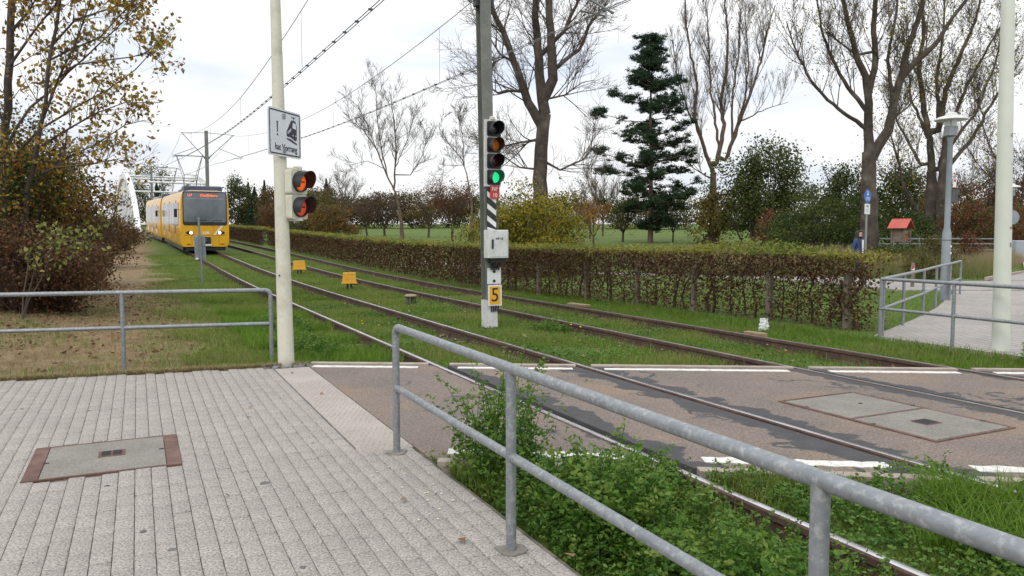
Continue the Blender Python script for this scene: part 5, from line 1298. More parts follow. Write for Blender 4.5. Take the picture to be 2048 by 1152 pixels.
def traced_tree(name, label, y, trunk, tr_r, limbs, spr, mats, leafm=None, leaf_n=0, leaf=0.08, spread=0.25, wob=0.7, up=0.35, rmin=0.007, group='bare park trees', lk=0.72):
    """trunk and limbs traced, twigs grown; limbs = (points, radius at root, radius at tip)"""
    b0 = foot(trunk[0][0], y); T = Tree(b0)
    tp = [b0 + Vector((0, 0, -0.15))] + [at(px, py, y) for px, py in trunk[1:]]
    limbs = [(p_, a_ * lk, b_ * lk) for p_, a_, b_ in limbs]; big = max(a_ for _, a_, _ in limbs)
    q, r = T.limb(tp, tr_r[0], big * 1.08, 12)
    last = tp[-1]
    grown = []
    for pts, r0, r1 in limbs:
        P = traced(y, pts, wob)
        # tie the limb to the nearest point already built
        if grown or True:
            cand = q[len(q) // 3:] + [p for g, _ in grown for p in g]
            P0 = min(cand, key=lambda c: (c - P[0]).length); sh = P0.y - P[0].y
            P = [at(px, py, p.y + sh) for (px, py), p in zip(pts, P)]
            while len(P) > 2 and (P0 - P[0]).length < 0.55: P = P[1:]
            P = [P0] + P
        g, gr = T.limb(P, r0, r1, 8); grown.append((g, gr))
    n1, l1, dep = spr
    for g, gr in grown: 
        ln_ = sum((g[i + 1] - g[i]).length for i in range(len(g) - 1))
        T.sprout(g, gr, int(n1 * ln_ ** 0.8), l1, dep, up=up, rmin=rmin)
    return T.done(name, label, 'tree', mats[0], mats[1], leafm, leaf_n, leaf, spread, group)
traced_tree('bare_tree', 'large bare tree with several upright stems behind the signal mast', 31.0,
    [(1080, 500), (1079, 430), (1079, 360), (1082, 300), (1086, 255), (1090, 228)], (0.38, 0.28),
    [([(1068, 240), (1056, 205), (1042, 162), (1021, 104), (1006, 62), (987, 25), (975, -40)], 0.21, 0.07),
     ([(1085, 200), (1081, 167), (1075, 96), (1071, 0), (1068, -80)], 0.23, 0.10), ([(1099, 200), (1106, 158), (1102, 83), (1098, 0), (1095, -80)], 0.23, 0.10),
     ([(1110, 146), (1158, 100), (1183, 42), (1212, 8)], 0.10, 0.03), ([(1083, 104), (1129, 62), (1154, 8), (1170, -40)], 0.11, 0.04), ([(1067, 287), (1040, 285), (1017, 290), (987, 298)], 0.07, 0.02),
     ([(1037, 183), (1010, 182), (996, 186), (967, 167)], 0.07, 0.02), ([(1021, 120), (1000, 108), (975, 66)], 0.06, 0.02), ([(1085, 320), (1120, 340), (1165, 320), (1190, 290)], 0.06, 0.015), ([(1100, 200), (1130, 190), (1165, 165), (1190, 160)], 0.05, 0.012), ([(1075, 330), (1040, 335), (1005, 310), (975, 300)], 0.05, 0.012)],
    (5.4, 2.8, 2), (bark, twig_mat), up=0.12, rmin=0.0075, lk=1.0)
traced_tree('bare_tree', 'thin pale bare tree standing alone on the far lawn', 70.0,
    [(805, 478), (803, 450), (797, 410), (792, 388)], (0.22, 0.15),
    [([(775, 354), (754, 300), (725, 258), (685, 233)], 0.12, 0.03), ([(792, 375), (792, 292), (787, 233), (779, 183)], 0.12, 0.03), ([(821, 350), (846, 308), (854, 267)], 0.08, 0.02),
     ([(775, 354), (762, 292), (754, 233), (750, 172)], 0.10, 0.025), ([(765, 340), (735, 322), (700, 330)], 0.05, 0.02), ([(795, 330), (815, 280), (825, 240), (830, 220)], 0.07, 0.02), ([(755, 300), (730, 240), (715, 210)], 0.06, 0.02)],
    (2.2, 3.4, 2), (bark_warm, twig_mat), wob=1.2, up=0.35, rmin=0.013)
traced_tree('bare_tree', 'slim bare tree left of the mast showing fine pale twigs', 58.0,
    [(945, 480), (944, 420), (938, 372)], (0.16, 0.11),
    [([(925, 320), (900, 290), (875, 250)], 0.07, 0.02), ([(938, 330), (925, 270), (918, 235)], 0.07, 0.02), ([(920, 335), (890, 330), (868, 345)], 0.04, 0.015)],
    (2.6, 2.4, 2), (bark_warm, twig_mat), wob=1.0, up=0.3, rmin=0.012)
traced_tree('bare_tree', 'tall fan-shaped bare poplar right of the pine', 64.0,
    [(1427, 485), (1427, 430), (1426, 380), (1427, 346)], (0.50, 0.36),
    [([(1413, 312), (1400, 270), (1388, 233), (1394, 167), (1380, 104), (1372, 42), (1366, -40)], 0.26, 0.06), ([(1434, 325), (1447, 258), (1442, 200), (1453, 146), (1455, 83), (1451, 21), (1450, -40)], 0.30, 0.08),
     ([(1450, 320), (1480, 242), (1501, 187), (1522, 125), (1534, 62), (1551, 10)], 0.26, 0.05), ([(1488, 246), (1534, 217), (1576, 204)], 0.10, 0.02), ([(1412, 352), (1388, 337), (1365, 318)], 0.10, 0.03),
     ([(1440, 300), (1428, 220), (1420, 150), (1418, 80), (1412, 0)], 0.18, 0.05), ([(1400, 290), (1372, 210), (1352, 140), (1345, 80)], 0.14, 0.04), ([(1470, 290), (1490, 200), (1497, 120), (1490, 40)], 0.16, 0.04), ([(1462, 280), (1466, 180), (1478, 100), (1480, 10)], 0.16, 0.04)],
    (2.6, 3.8, 2), (bark_warm, twig_mat), ygreen_m, 500, 0.16, 0.4, wob=1.4, up=0.85, rmin=0.010)
traced_tree('bare_tree', 'big poplar with forked trunk behind the walking woman', 37.0,
    [(1740, 505), (1739, 430), (1738, 347), (1738, 304)], (0.46, 0.36),
    [([(1736, 260), (1738, 208), (1731, 152), (1712, 109), (1695, 43), (1686, 0), (1680, -60)], 0.28, 0.08), ([(1747, 182), (1751, 122), (1747, 65), (1751, 0), (1755, -60)], 0.20, 0.10),
     ([(1755, 326), (1777, 260), (1790, 195), (1812, 109), (1838, 35), (1852, -40)], 0.32, 0.10), ([(1794, 165), (1830, 125), (1864, 95), (1929, 4), (1950, -30)], 0.18, 0.06),
     ([(1727, 256), (1690, 228), (1655, 200), (1621, 160), (1586, 87), (1573, 43)], 0.13, 0.025), ([(1727, 221), (1695, 174), (1664, 117), (1642, 56), (1634, -10)], 0.13, 0.04), ([(1712, 110), (1680, 85), (1655, 62), (1640, 40)], 0.08, 0.02),
     ([(1770, 275), (1790, 235), (1815, 215), (1838, 185)], 0.09, 0.02), ([(1785, 210), (1775, 120), (1790, 40), (1800, -30)], 0.12, 0.05)],
    (3.0, 2.7, 2), (bark, twig_mat), ygreen_m, 2400, 0.10, 0.4, wob=0.8, up=0.5, rmin=0.008, lk=0.9)
traced_tree('bare_tree', 'spreading double-trunked tree with sparse yellow leaves right of the insect house', 47.0,
    [(1866, 500), (1864, 430), (1862, 390), (1863, 340)], (0.74, 0.56),
    [([(1860, 295), (1847, 208), (1838, 143), (1847, 65), (1842, -20)], 0.32, 0.10), ([(1877, 260), (1890, 182), (1920, 113), (1951, 43), (1965, -20)], 0.30, 0.08), ([(1895, 335), (1920, 305), (1942, 282), (1977, 217), (2016, 160), (2046, 115)], 0.22, 0.05),
     ([(1842, 330), (1816, 282), (1794, 243), (1780, 200)], 0.16, 0.04), ([(1845, 440), (1812, 382), (1794, 317), (1781, 269)], 0.22, 0.05), ([(1890, 400), (1907, 395), (1951, 378), (1990, 350)], 0.12, 0.03),
     ([(1884, 330), (1905, 240), (1940, 160), (1985, 80), (2020, 20)], 0.22, 0.05), ([(1870, 250), (1872, 160), (1885, 80), (1890, -10)], 0.20, 0.06), ([(1900, 300), (1950, 230), (1990, 130), (2005, 60)], 0.16, 0.04), ([(1855, 270), (1822, 200), (1815, 120), (1800, 40)], 0.14, 0.04)],
    (3.3, 3.0, 2), (bark, twig_mat), ygreen_m, 6500, 0.13, 0.5, wob=1.2, up=0.35, rmin=0.009)
def side_trunk():
    b0 = foot(1884, 46.0); T = Tree(b0); q, r = T.limb([b0 - Vector((0, 0, .1)), at(1884, 420, 46), at(1886, 360, 46), at(1892, 300, 46), at(1900, 240, 46)], 0.42, 0.2, 10); T.sprout(q, r, 22, 2.4, 2)
    return T.done('bare_tree', 'slimmer brown trunk close behind the grey park lamp', 'tree', bark, twig_mat, None, 0, group='bare park trees')
side_trunk()
def grown_tree(name, label, px, y, h, spreadx, r, mats, leafm, leaf_n, leaf, stems=5, dens=2.2, up=0.3, group=None, rmin=0.014, lsp=0.35, cat='tree'):
    b0 = foot(px, y); T = Tree(b0); hh = h * rnd.uniform(0.18, 0.28)
    q, rr_ = T.limb([b0 - Vector((0, 0, .2)), b0 + Vector((rnd.uniform(-.1, .1), 0, hh))], r, r * 0.75, 8)
    for k in range(stems):
        a = 6.283 * k / stems + rnd.uniform(-.4, .4); sp_ = spreadx * rnd.uniform(0.4, 0.95); top = h * rnd.uniform(0.75, 1.0)
        P = [q[-1], b0 + Vector((math.cos(a) * sp_ * .35, math.sin(a) * sp_ * .35, hh + (top - hh) * .35)), b0 + Vector((math.cos(a) * sp_ * .75, math.sin(a) * sp_ * .75, hh + (top - hh) * .7)), b0 + Vector((math.cos(a) * sp_, math.sin(a) * sp_, top))]
        g, gr = T.limb(P, r * 0.5, r * 0.08, 6); T.sprout(g, gr, int(dens * h), h * 0.28, 1, up=up, rmin=rmin)
    return T.done(name, label, cat, mats[0], mats[1], leafm, leaf_n, leaf, lsp, group)
BG = 'background park trees'
grown_tree('bare_tree', 'reddish bare tree behind the far lamp at the right edge', 2040, 58, 9.5, 5.5, 0.22, (twig_red, twig_red), redbr_m, 900, 0.16, 7, 3.2, 0.15, 'bare park trees', 0.012)
grown_tree('bare_tree', 'smaller reddish bare tree between the spreading tree and pale pole', 1965, 62, 6.5, 3.6, 0.16, (twig_red, twig_red), redbr_m, 700, 0.16, 6, 3.2, 0.2, 'bare park trees', 0.012)
grown_tree('orange_tree', 'small tree with bright orange leaves right of the yellow bush', 1186, 52, 3.2, 1.5, 0.09, (bark, twig_mat), orange_m, 1500, 0.10, 5, 3.0, 0.3, BG, 0.01, 0.16)
grown_tree('bare_tree', 'brown twiggy tree behind the orange one', 1180, 70, 5.0, 2.2, 0.10, (bark, twig_mat), olivebr_m, 900, 0.12, 6, 3.0, 0.4, BG, 0.012)
grown_tree('russet_tree', 'russet-brown round tree just left of the mast', 905, 60, 4.9, 2.2, 0.12, (bark, twig_mat), redbr_m, 2600, 0.13, 7, 3.4, 0.35, BG, 0.012, 0.3)
grown_tree('brown_tree', 'brown bushy tree left of the russet tree', 858, 74, 4.0, 2.4, 0.12, (bark, twig_mat), olivebr_m, 1800, 0.14, 7, 3.4, 0.3, BG, 0.013)
grown_tree('brown_tree', 'brown bare thicket tree under the pale lone tree', 770, 80, 4.6, 3.0, 0.14, (bark, twig_mat), brown_m, 1300, 0.15, 8, 3.6, 0.25, BG, 0.014)
grown_tree('brown_tree', 'low brown twiggy tree right of the orange bush', 735, 78, 3.6, 2.2, 0.12, (bark, twig_mat), brown_m, 1300, 0.15, 7, 3.6, 0.3, BG, 0.014)
grown_tree('bare_tree', 'dark bare tree above the orange and olive bushes', 690, 95, 7.2, 3.0, 0.14, (bark, twig_mat), None, 0, 0.1, 7, 3.2, 0.3, BG, 0.017)
grown_tree('green_tree', 'small dark green tree left of the pine trunk', 1245, 62, 3.4, 1.9, 0.11, (bark, twig_mat), mgreen_m, 2300, 0.13, 6, 3.0, 0.2, BG, 0.012)
grown_tree('brown_tree', 'thin brown bare tree half hidden behind the pine', 1205, 80, 7.5, 2.6, 0.12, (bark, twig_mat), None, 0, 0.1, 6, 3.0, 0.5, BG, 0.015)
grown_tree('green_tree', 'tiny dark tree with flat crown right of the pine trunk', 1345, 62, 2.6, 1.2, 0.08, (bark, twig_mat), dgreen_m, 900, 0.12, 5, 3.0, 0.1, BG, 0.012)

# scots pine in tiers of needle pads
def pine(label, px, y, toppy):
    b0 = foot(px, y); T = Tree(b0); top = at(px, toppy, y); h = top.z - b0.z
    q, r = T.limb([b0 - Vector((0, 0, .2)), b0 + Vector((0.0, 0, h * .35)), b0 + Vector((-0.08, 0, h * .7)), b0 + Vector((-0.05, 0, h))], 0.24, 0.03, 10)
    C = []
    prof_ = [(0.09, 2.2), (0.16, 3.9), (0.24, 3.6), (0.33, 4.2), (0.40, 4.0), (0.48, 3.8), (0.56, 3.1), (0.63, 3.7), (0.70, 3.3), (0.77, 2.6), (0.84, 2.0), (0.90, 1.4), (0.95, 0.8), (0.99, 0.35)]
    for f, w_ in prof_:
        nb = rnd.randint(4, 6) if f < 0.9 else 5
        for k in range(nb):
            a = 6.283 * k / nb + rnd.uniform(-.5, .5); L_ = w_ * rnd.uniform(0.45, 1.12); p0 = b0 + Vector((0, 0, h * (f + rnd.uniform(-.025, .025))))
            e_ = p0 + Vector((math.cos(a) * L_, math.sin(a) * L_, L_ * rnd.uniform(-0.05, 0.28)))
            g, gr = T.limb([p0, p0.lerp(e_, .5) + Vector((0, 0, -0.06 * L_)), e_], 0.055, 0.022, 5)
            cl = [(rnd.uniform(0.35, 1.0), rnd.gauss(0, .3), rnd.gauss(0, .3)) for _ in range(3)] + [(1.0, 0, 0)]
            for j in range(int(12 + L_ * 9.0)):
                uc, ox, oy = rnd.choice(cl)
                c = g[int(uc * (len(g) - 1))] + Vector((ox + rnd.gauss(0, .30), oy + rnd.gauss(0, .30), rnd.gauss(0.10, .17)))
                m = 46
                dirs = rng.normal(size=(m, 3)); dirs[:, 2] = np.abs(dirs[:, 2]) * 0.8 + 0.15
                C.append(np.array(c - b0)[None] + dirs * rng.uniform(0.05, 0.19, (m, 1)))
    t = T.done('pine_tree', label, 'tree', bark_warm, bark_warm)
    C = np.concatenate(C); tn = np.clip(np.repeat(rng.uniform(0, 0.75, len(C) // 46 + 1), 46)[:len(C)] + rng.uniform(-0.1, 0.25, len(C)), 0, 1)
    V_, F_, T_ = leaf_quads(C, rng.uniform(0.14, 0.26, len(C)), tn, 0.0, 0.22)
    tag(link('needles', np_mesh('needles', V_, F_, pine_m, T_), t), None, None, None, 'stuff')
pine('dark green scots pine with layered branches in the middle', 1300, 60.0, 88)

# leafy bushes and crowns
def bush(name, label, px, y, w_, h, n, leaf, mat, mat2=None, frac2=0.0, stems=14, lift=0.0, dep=None, clumps=70, cat='bush', group='park bushes', stem_mat=None, shift=(0, 0), sig=0.16):
    b0 = foot(px, y) + Vector((shift[0], shift[1], 0)); t = thing(name, label, cat, b0, 0.0, group); dep = dep or w_ * 0.8
    u = rng.normal(size=(clumps, 3)); u /= np.linalg.norm(u, axis=1)[:, None]; rr_ = rng.uniform(0.35, 1.0, clumps) ** 0.55
    lump = 1 + 0.22 * np.sin(3 * np.arctan2(u[:, 1], u[:, 0]) + px) + 0.15 * rng.normal(size=clumps)
    K = u * (rr_ * lump)[:, None] * np.array([w_ / 2, dep / 2, (h - lift) / 2]) + np.array([0, 0, lift + (h - lift) / 2])
    K[:, 2] = np.maximum(K[:, 2], lift + 0.08)
    ci = rng.integers(0, clumps, n); ct = rng.uniform(0, 1, clumps)
    C = K[ci] + rng.normal(size=(n, 3)) * sig * np.array([w_, dep, h * 0.8]) * 0.5; C[:, 2] = np.maximum(C[:, 2], 0.03)
    tn = np.clip(0.55 * ct[ci] + 0.45 * rng.uniform(0, 1, n), 0, 1)
    sec = rng.uniform(0, 1, n) < frac2 * 2 * ct[ci] if mat2 else np.zeros(n, bool)
    V_, F_, T_ = leaf_quads(C[~sec], rng.uniform(0.7, 1.35, (~sec).sum()) * leaf, tn[~sec]); tag(link('crown', np_mesh('crown', V_, F_, mat, T_), t), None, None, None, 'stuff')
    if mat2 and sec.any():
        V_, F_, T_ = leaf_quads(C[sec], rng.uniform(0.7, 1.35, sec.sum()) * leaf, rng.uniform(0, 1, sec.sum())); tag(link('turning_leaves', np_mesh('turning_leaves', V_, F_, mat2, T_), t), None, None, None, 'stuff')
    b = MB()
    for k in range(stems):
        c = K[rnd.randrange(clumps)]; r0 = 0.012 + 0.008 * h
        p0 = Vector((c[0] * 0.15 + rnd.uniform(-.1, .1) * w_, c[1] * 0.15, -0.1)); e_ = Vector(c) * 1.08; mdl = p0.lerp(e_, .5) + Vector((rnd.uniform(-.1, .1), rnd.uniform(-.1, .1), 0.08 * h))
        b.tube([p0, mdl, e_], [r0, r0 * .6, r0 * .2], 5, False)
        for j in range(3):
            g = mdl.lerp(e_, rnd.random()); b.tube([g, g + Vector((rnd.gauss(0, .12) * w_, rnd.gauss(0, .12) * w_, rnd.uniform(0, .16) * h))], [r0 * .35, r0 * .12], 3, False)
    tag(b.build('stems', stem_mat or twig_mat, t), None, None, None, 'stuff'); return t
bush('yellow_bush', 'broad yellow-green bush right of the signal mast', 1068, 27.5, 4.0, 2.85, 26000, 0.085, ygreen_m, dgreen_m, 0.22, 30, clumps=120)
bush('green_tree', 'olive green round-crowned tree right of the fan-shaped poplar', 1520, 56, 6.3, 7.0, 12000, 0.19, mgreen_m, dgreen_m, 0.35, 26, lift=0.9, clumps=110, cat='tree', group=BG)
bush('yellow_green_shrub', 'tall yellow-green shrub hugging the fan-shaped poplar trunk', 1425, 58, 2.9, 4.2, 4200, 0.16, olivebr_m, ygreen_m, 0.4, 16)
bush('red_bush', 'red-brown bush in front of the round green tree', 1548, 50, 2.4, 2.4, 3200, 0.14, redbr_m, None, 0, 16)
bush('dark_bush', 'large dark green bush left of the blue path sign', 1650, 40, 5.0, 3.2, 11000, 0.12, dgreen_m, mgreen_m, 0.3, 26, clumps=110)
bush('dark_bush', 'dark green bush behind the hedge under the red bush', 1590, 43, 3.0, 2.4, 5000, 0.12, dgreen_m, mgreen_m, 0.25, 18)
bush('dark_tree', 'dark tree crown left of the forked poplar trunk', 1700, 60, 4.6, 6.2, 7000, 0.17, dgreen_m, mgreen_m, 0.25, 20, lift=0.6, cat='tree', group=BG)
bush('dark_tree', 'dark green tree between the forked poplar and insect house', 1790, 58, 4.4, 6.4, 6500, 0.17, dgreen_m, ygreen_m, 0.22, 20, lift=0.4, cat='tree', group=BG)
bush('dark_bush', 'low dark green bushes behind the insect house', 1815, 42, 3.2, 2.2, 4500, 0.13, dgreen_m, mgreen_m, 0.3, 14)
bush('low_bush', 'low green bush in front of the insect house', 1800, 33, 3.0, 1.0, 4000, 0.09, mgreen_m, dgreen_m, 0.4, 14)
bush('low_bush', 'low brownish bush beside the grey lamp post', 1868, 29, 2.0, 1.3, 3000, 0.08, olivebr_m, mgreen_m, 0.4, 16)
bush('low_bush', 'dark low bush near the path right of the bollard', 1852, 25.3, 1.3, 0.75, 2400, 0.06, mgreen_m, olivebr_m, 0.35, 14)
for k, (px, w_, lab) in enumerate(((1925, 3.4, 'red-brown autumn thicket right of the lamp post'), (1985, 4.0, 'red-brown autumn thicket behind the pale pole'), (2045, 4.4, 'red-brown autumn thicket at the right edge'))):
    bush('autumn_thicket', lab, px, 44 + 2 * k, w_, 3.0 - 0.15 * k, 5200, 0.13, redbr_m, mgreen_m, 0.35, 26, stem_mat=twig_red)
bush('russet_shrub', 'small russet shrub standing in the meadow before the fence', 1938, 33.5, 0.95, 1.5, 1800, 0.07, redbr_m, brown_m, 0.3, 14, stem_mat=twig_red)
bush('orange_bush', 'orange-brown and olive bush right of the crossing signal', 668, 58, 3.4, 2.9, 6500, 0.13, olivebr_m, orange_m, 0.22, 24)
bush('olive_bush', 'olive bush directly behind the crossing signal', 622, 64, 4.4, 4.2, 7000, 0.15, mgreen_m, olivebr_m, 0.45, 24)
bush('dark_bush', 'low dark bush beside the far walker', 600, 72, 3.0, 1.6, 2600, 0.15, dgreen_m, None, 0, 12)
bush('red_bush', 'red-brown bush just left of the cream pole far off', 545, 84, 2.6, 2.9, 2800, 0.16, redbr_m, brown_m, 0.4, 16)
bush('brown_tree', 'brownish bare-topped tree left of the cream pole', 548, 110, 5.0, 6.6, 4500, 0.24, olivebr_m, brown_m, 0.4, 22, lift=0.4, cat='tree', group=BG)
for k, (px, y, w_, h, m1_, lab) in enumerate(((478, 120, 4.5, 6.6, dgreen_m, 'dark evergreen at the right side of the tram'), (508, 135, 6.0, 3.2, mgreen_m, 'low olive thicket far right of the tram'), (575, 120, 6.0, 5.0, mgreen_m, 'far olive tree hidden behind the cream pole'), (640, 120, 7.0, 6.0, olivebr_m, 'far olive-brown tree line above the walker'), (700, 125, 8.0, 4.4, brown_m, 'far brown tree line left of the lone pale tree'), (765, 125, 8.0, 5.2, brown_m, 'far brown tree line behind the lone pale tree'), (835, 125, 8.0, 5.0, olivebr_m, 'far olive-brown tree line right of the lone tree'), (905, 130, 8.0, 5.5, brown_m, 'far brown tree line behind the russet tree'), (975, 130, 8.0, 5.0, mgreen_m, 'far green tree line behind the mast'), (1130, 120, 8.0, 4.2, olivebr_m, 'far olive tree line behind the orange tree'), (1250, 120, 8.0, 4.4, olivebr_m, 'far olive tree line left of the pine'), (1365, 115, 8.5, 4.6, olivebr_m, 'far yellowish tree line right of the pine'), (1480, 110, 8.0, 5.0, mgreen_m, 'far green tree line behind the fan-shaped poplar'), (1610, 100, 8.0, 5.5, dgreen_m, 'far dark tree line behind the dark bush'), (1750, 90, 8.0, 5.0, dgreen_m, 'far dark tree line behind the forked poplar'), (1900, 85, 8.0, 5.0, redbr_m, 'far reddish tree line behind the spreading tree'), (2030, 85, 8.0, 5.0, redbr_m, 'far reddish tree line behind the far lamp'), (305, 150, 6.0, 11.0, mgreen_m, 'tall far tree seen between bridge arch and tram'), (268, 160, 7.0, 7.0, brown_m, 'far brown tree behind the white arch'))):
    bush('far_tree', lab, px, y, w_ * 1.35, h * 1.12, 5200, 0.30, m1_, dgreen_m if k % 3 else olivebr_m, 0.35, 14, lift=0.15, cat='tree', group='far tree line', clumps=60)
def conifer(label, px, y, h, w_):
    b0 = foot(px, y); t = thing('spruce', label, 'tree', b0, 0.0, 'far spruces'); MB().tube([(0, 0, -0.2), (0, 0, h)], [0.18, 0.03], 6).build('trunk', bark, t)
    n = 2600; f = rng.uniform(0.03, 1, n); a = rng.uniform(0, 6.283, n); r = (1 - f) * w_ * (0.55 + 0.45 * np.abs(np.sin(f * 24))) * rng.uniform(0.5, 1, n)
    V_, F_, T_ = leaf_quads(np.stack([np.cos(a) * r, np.sin(a) * r, f * h], 1), 0.34, rng.uniform(0, 0.7, n), 0.0, 0.4); tag(link('crown', np_mesh('crown', V_, F_, pine_m, T_), t), None, None, None, 'stuff')
conifer('pointed far spruce just right of the tram roof', 500, 130, 7.6, 2.0); conifer('broader far spruce between the tram and cream pole', 512, 118, 6.4, 2.4); conifer('slim far spruce close to the cream pole', 532, 140, 8.4, 1.9); conifer('far spruce behind the crossing signal', 655, 130, 8.2, 2.4)
conifer('small far spruce behind the pale pole', 1985, 75, 5.0, 1.6); conifer('dark far spruce beside the bridge arch', 318, 140, 8.5, 1.9)

# ------------------------------------------------------------------ left bank: poplar and shrubs
def left_poplar():
    y = 14.5; b0 = foot(8, y); T = Tree(b0); tips = []
    q, r = T.limb([b0 - Vector((0, 0, .2)), at(10, 430, y), at(8, 260, y), at(20, 120, y), at(24, 0, y), at(30, -240, y)], 0.095, 0.05, 10)
    q2, r2 = T.limb([b0 + Vector((0.15, 0.1, 0.2)), at(55, 380, y - .3), at(82, 250, y - .5), at(100, 110, y - .6), at(120, 0, y - .6), at(150, -180, y - .5)], 0.055, 0.02, 8)
    limbs = [([(15, 330), (80, 258), (150, 215), (215, 180), (270, 140), (330, 70)], .03), ([(10, 300), (60, 215), (110, 175), (165, 120), (230, 60), (285, 5)], .03), ([(55, 370), (120, 320), (190, 290), (250, 250), (290, 240)], .025), ([(85, 240), (120, 150), (150, 90), (175, 20), (195, -60)], .028), ([(20, 130), (70, 60), (110, 10), (150, -60)], .03),
             ([(60, 360), (110, 335), (170, 330), (225, 320), (268, 335)], .022), ([(70, 300), (130, 262), (195, 225), (250, 205), (320, 205)], .022), ([(25, 60), (60, 20), (90, -40)], .03), ([(10, 250), (-40, 150), (-80, 40)], .03), ([(90, 180), (150, 130), (215, 120), (300, 105), (335, 140)], .022), ([(105, 90), (150, 40), (210, 20), (285, -5)], .022), ([(100, 120), (140, 100), (200, 75), (250, 20), (300, -40)], .02)]
    lt = []
    for pts, r0 in limbs:
        P = traced(y - 0.2, pts, 0.45); g, gr = T.limb(P, r0, 0.006, 6); k0 = len(T.tips)
        T.sprout(g, gr, 15, 0.85, 1, (25, 60), 0.25, 0.0035, 0.2); lt += [tuple(g[-4:])]
    T.sprout(q2, r2, 26, 1.0, 1, (30, 60), 0.3, 0.0035, 0.25); T.sprout(q, r, 26, 1.1, 1, (30, 65), 0.3, 0.0035, 0.3)
    t = T.done('poplar_tree', 'yellowing poplar with fluttering leaves at the upper left', 'tree', bark, twig_mat, pop_m, 3400, 0.10, 0.07, None, T.tips + lt * 6)
left_poplar()
def lb(name, label, px, y, w_, h, n, leaf, m_, m2, f2, stems, shift=(0, 0), dep=None, clumps=90, sig=0.15, lift=0):
    return bush(name, label, px, y, w_, h, n, leaf, m_, m2, f2, stems, lift, dep, clumps, 'shrub', 'shrubs on the left bank', twig_red, shift, sig)
lb('green_shrub', 'green and yellow leafy shrub under the poplar at left', 30, 15.0, 3.0, 3.1, 6500, 0.075, dgreen_m, pop_m, 0.55, 26, lift=1.1)
lb('yellow_shrub', 'yellow-brown leafy shrub right of the poplar trunk', 95, 15.6, 2.1, 3.3, 5200, 0.085, pop_m, brown_m, 0.55, 26, lift=1.3)
lb('brown_shrub', 'dark brown bare shrub in the middle of the left bank', 125, 17.5, 2.3, 2.9, 8000, 0.065, brown_m, olivebr_m, 0.3, 46)
lb('brown_shrub', 'dark brown tangled shrub at the left edge above the litter', 20, 13.6, 2.8, 1.7, 7500, 0.06, brown_m, redbr_m, 0.25, 60)
lb('brown_shrub', 'dark brown shrub low at the foot of the green leafy one', 110, 14.3, 2.0, 1.45, 6000, 0.06, brown_m, redbr_m, 0.25, 50)
lb('brown_shrub', 'brown shrub farther along the left bank', 140, 23.0, 3.0, 2.5, 7500, 0.085, brown_m, olivebr_m, 0.35, 44)
lb('brown_shrub', 'brown shrub on the left bank nearing the bridge', 182, 32.0, 3.2, 2.3, 6500, 0.10, brown_m, olivebr_m, 0.4, 40)
lb('brown_shrub', 'greyish brown shrub below the white arch', 214, 44.0, 3.0, 2.0, 6000, 0.12, brown_m, olivebr_m, 0.5, 36)
lb('brown_shrub', 'farthest brown shrub in front of the white arch', 240, 58.0, 2.4, 1.3, 5000, 0.14, olivebr_m, brown_m, 0.5, 30)
lb('tall_shrub', 'tall brown thicket behind the poplar at left', 55, 21.0, 3.6, 3.6, 6500, 0.085, brown_m, olivebr_m, 0.45, 50)
lb('tall_shrub', 'tall dark thicket at the far left edge', -60, 20.0, 5.0, 5.0, 6000, 0.085, dgreen_m, brown_m, 0.45, 40)
# twig with pale leaves leaning out of the shrubs
def leaning():
    y = 12.6; b0 = foot(40, y); T = Tree(b0); lt = []
    for pts in ([(40, 560), (60, 500), (100, 468), (160, 460), (210, 452)], [(50, 540), (75, 505), (110, 492), (150, 485), (205, 495)], [(60, 500), (110, 480), (160, 482), (200, 478)]):
        P = [b0] + [at(a, b_, y + rnd.uniform(-.2, .2)) for a, b_ in pts[1:]]; g, gr = T.limb(P, 0.014, 0.003, 5); T.sprout(g, gr, 9, 0.35, 0, (30, 60), 0.1, 0.003, 0.35); lt += [tuple(g[len(g) // 2:])] * 2
    T.done('leaning_branch_shrub', 'young shrub with pale yellow-green leaves leaning out over the litter', 'shrub', twig_mat, twig_mat, lightg_m, 240, 0.085, 0.09, None, T.tips + lt)
leaning()

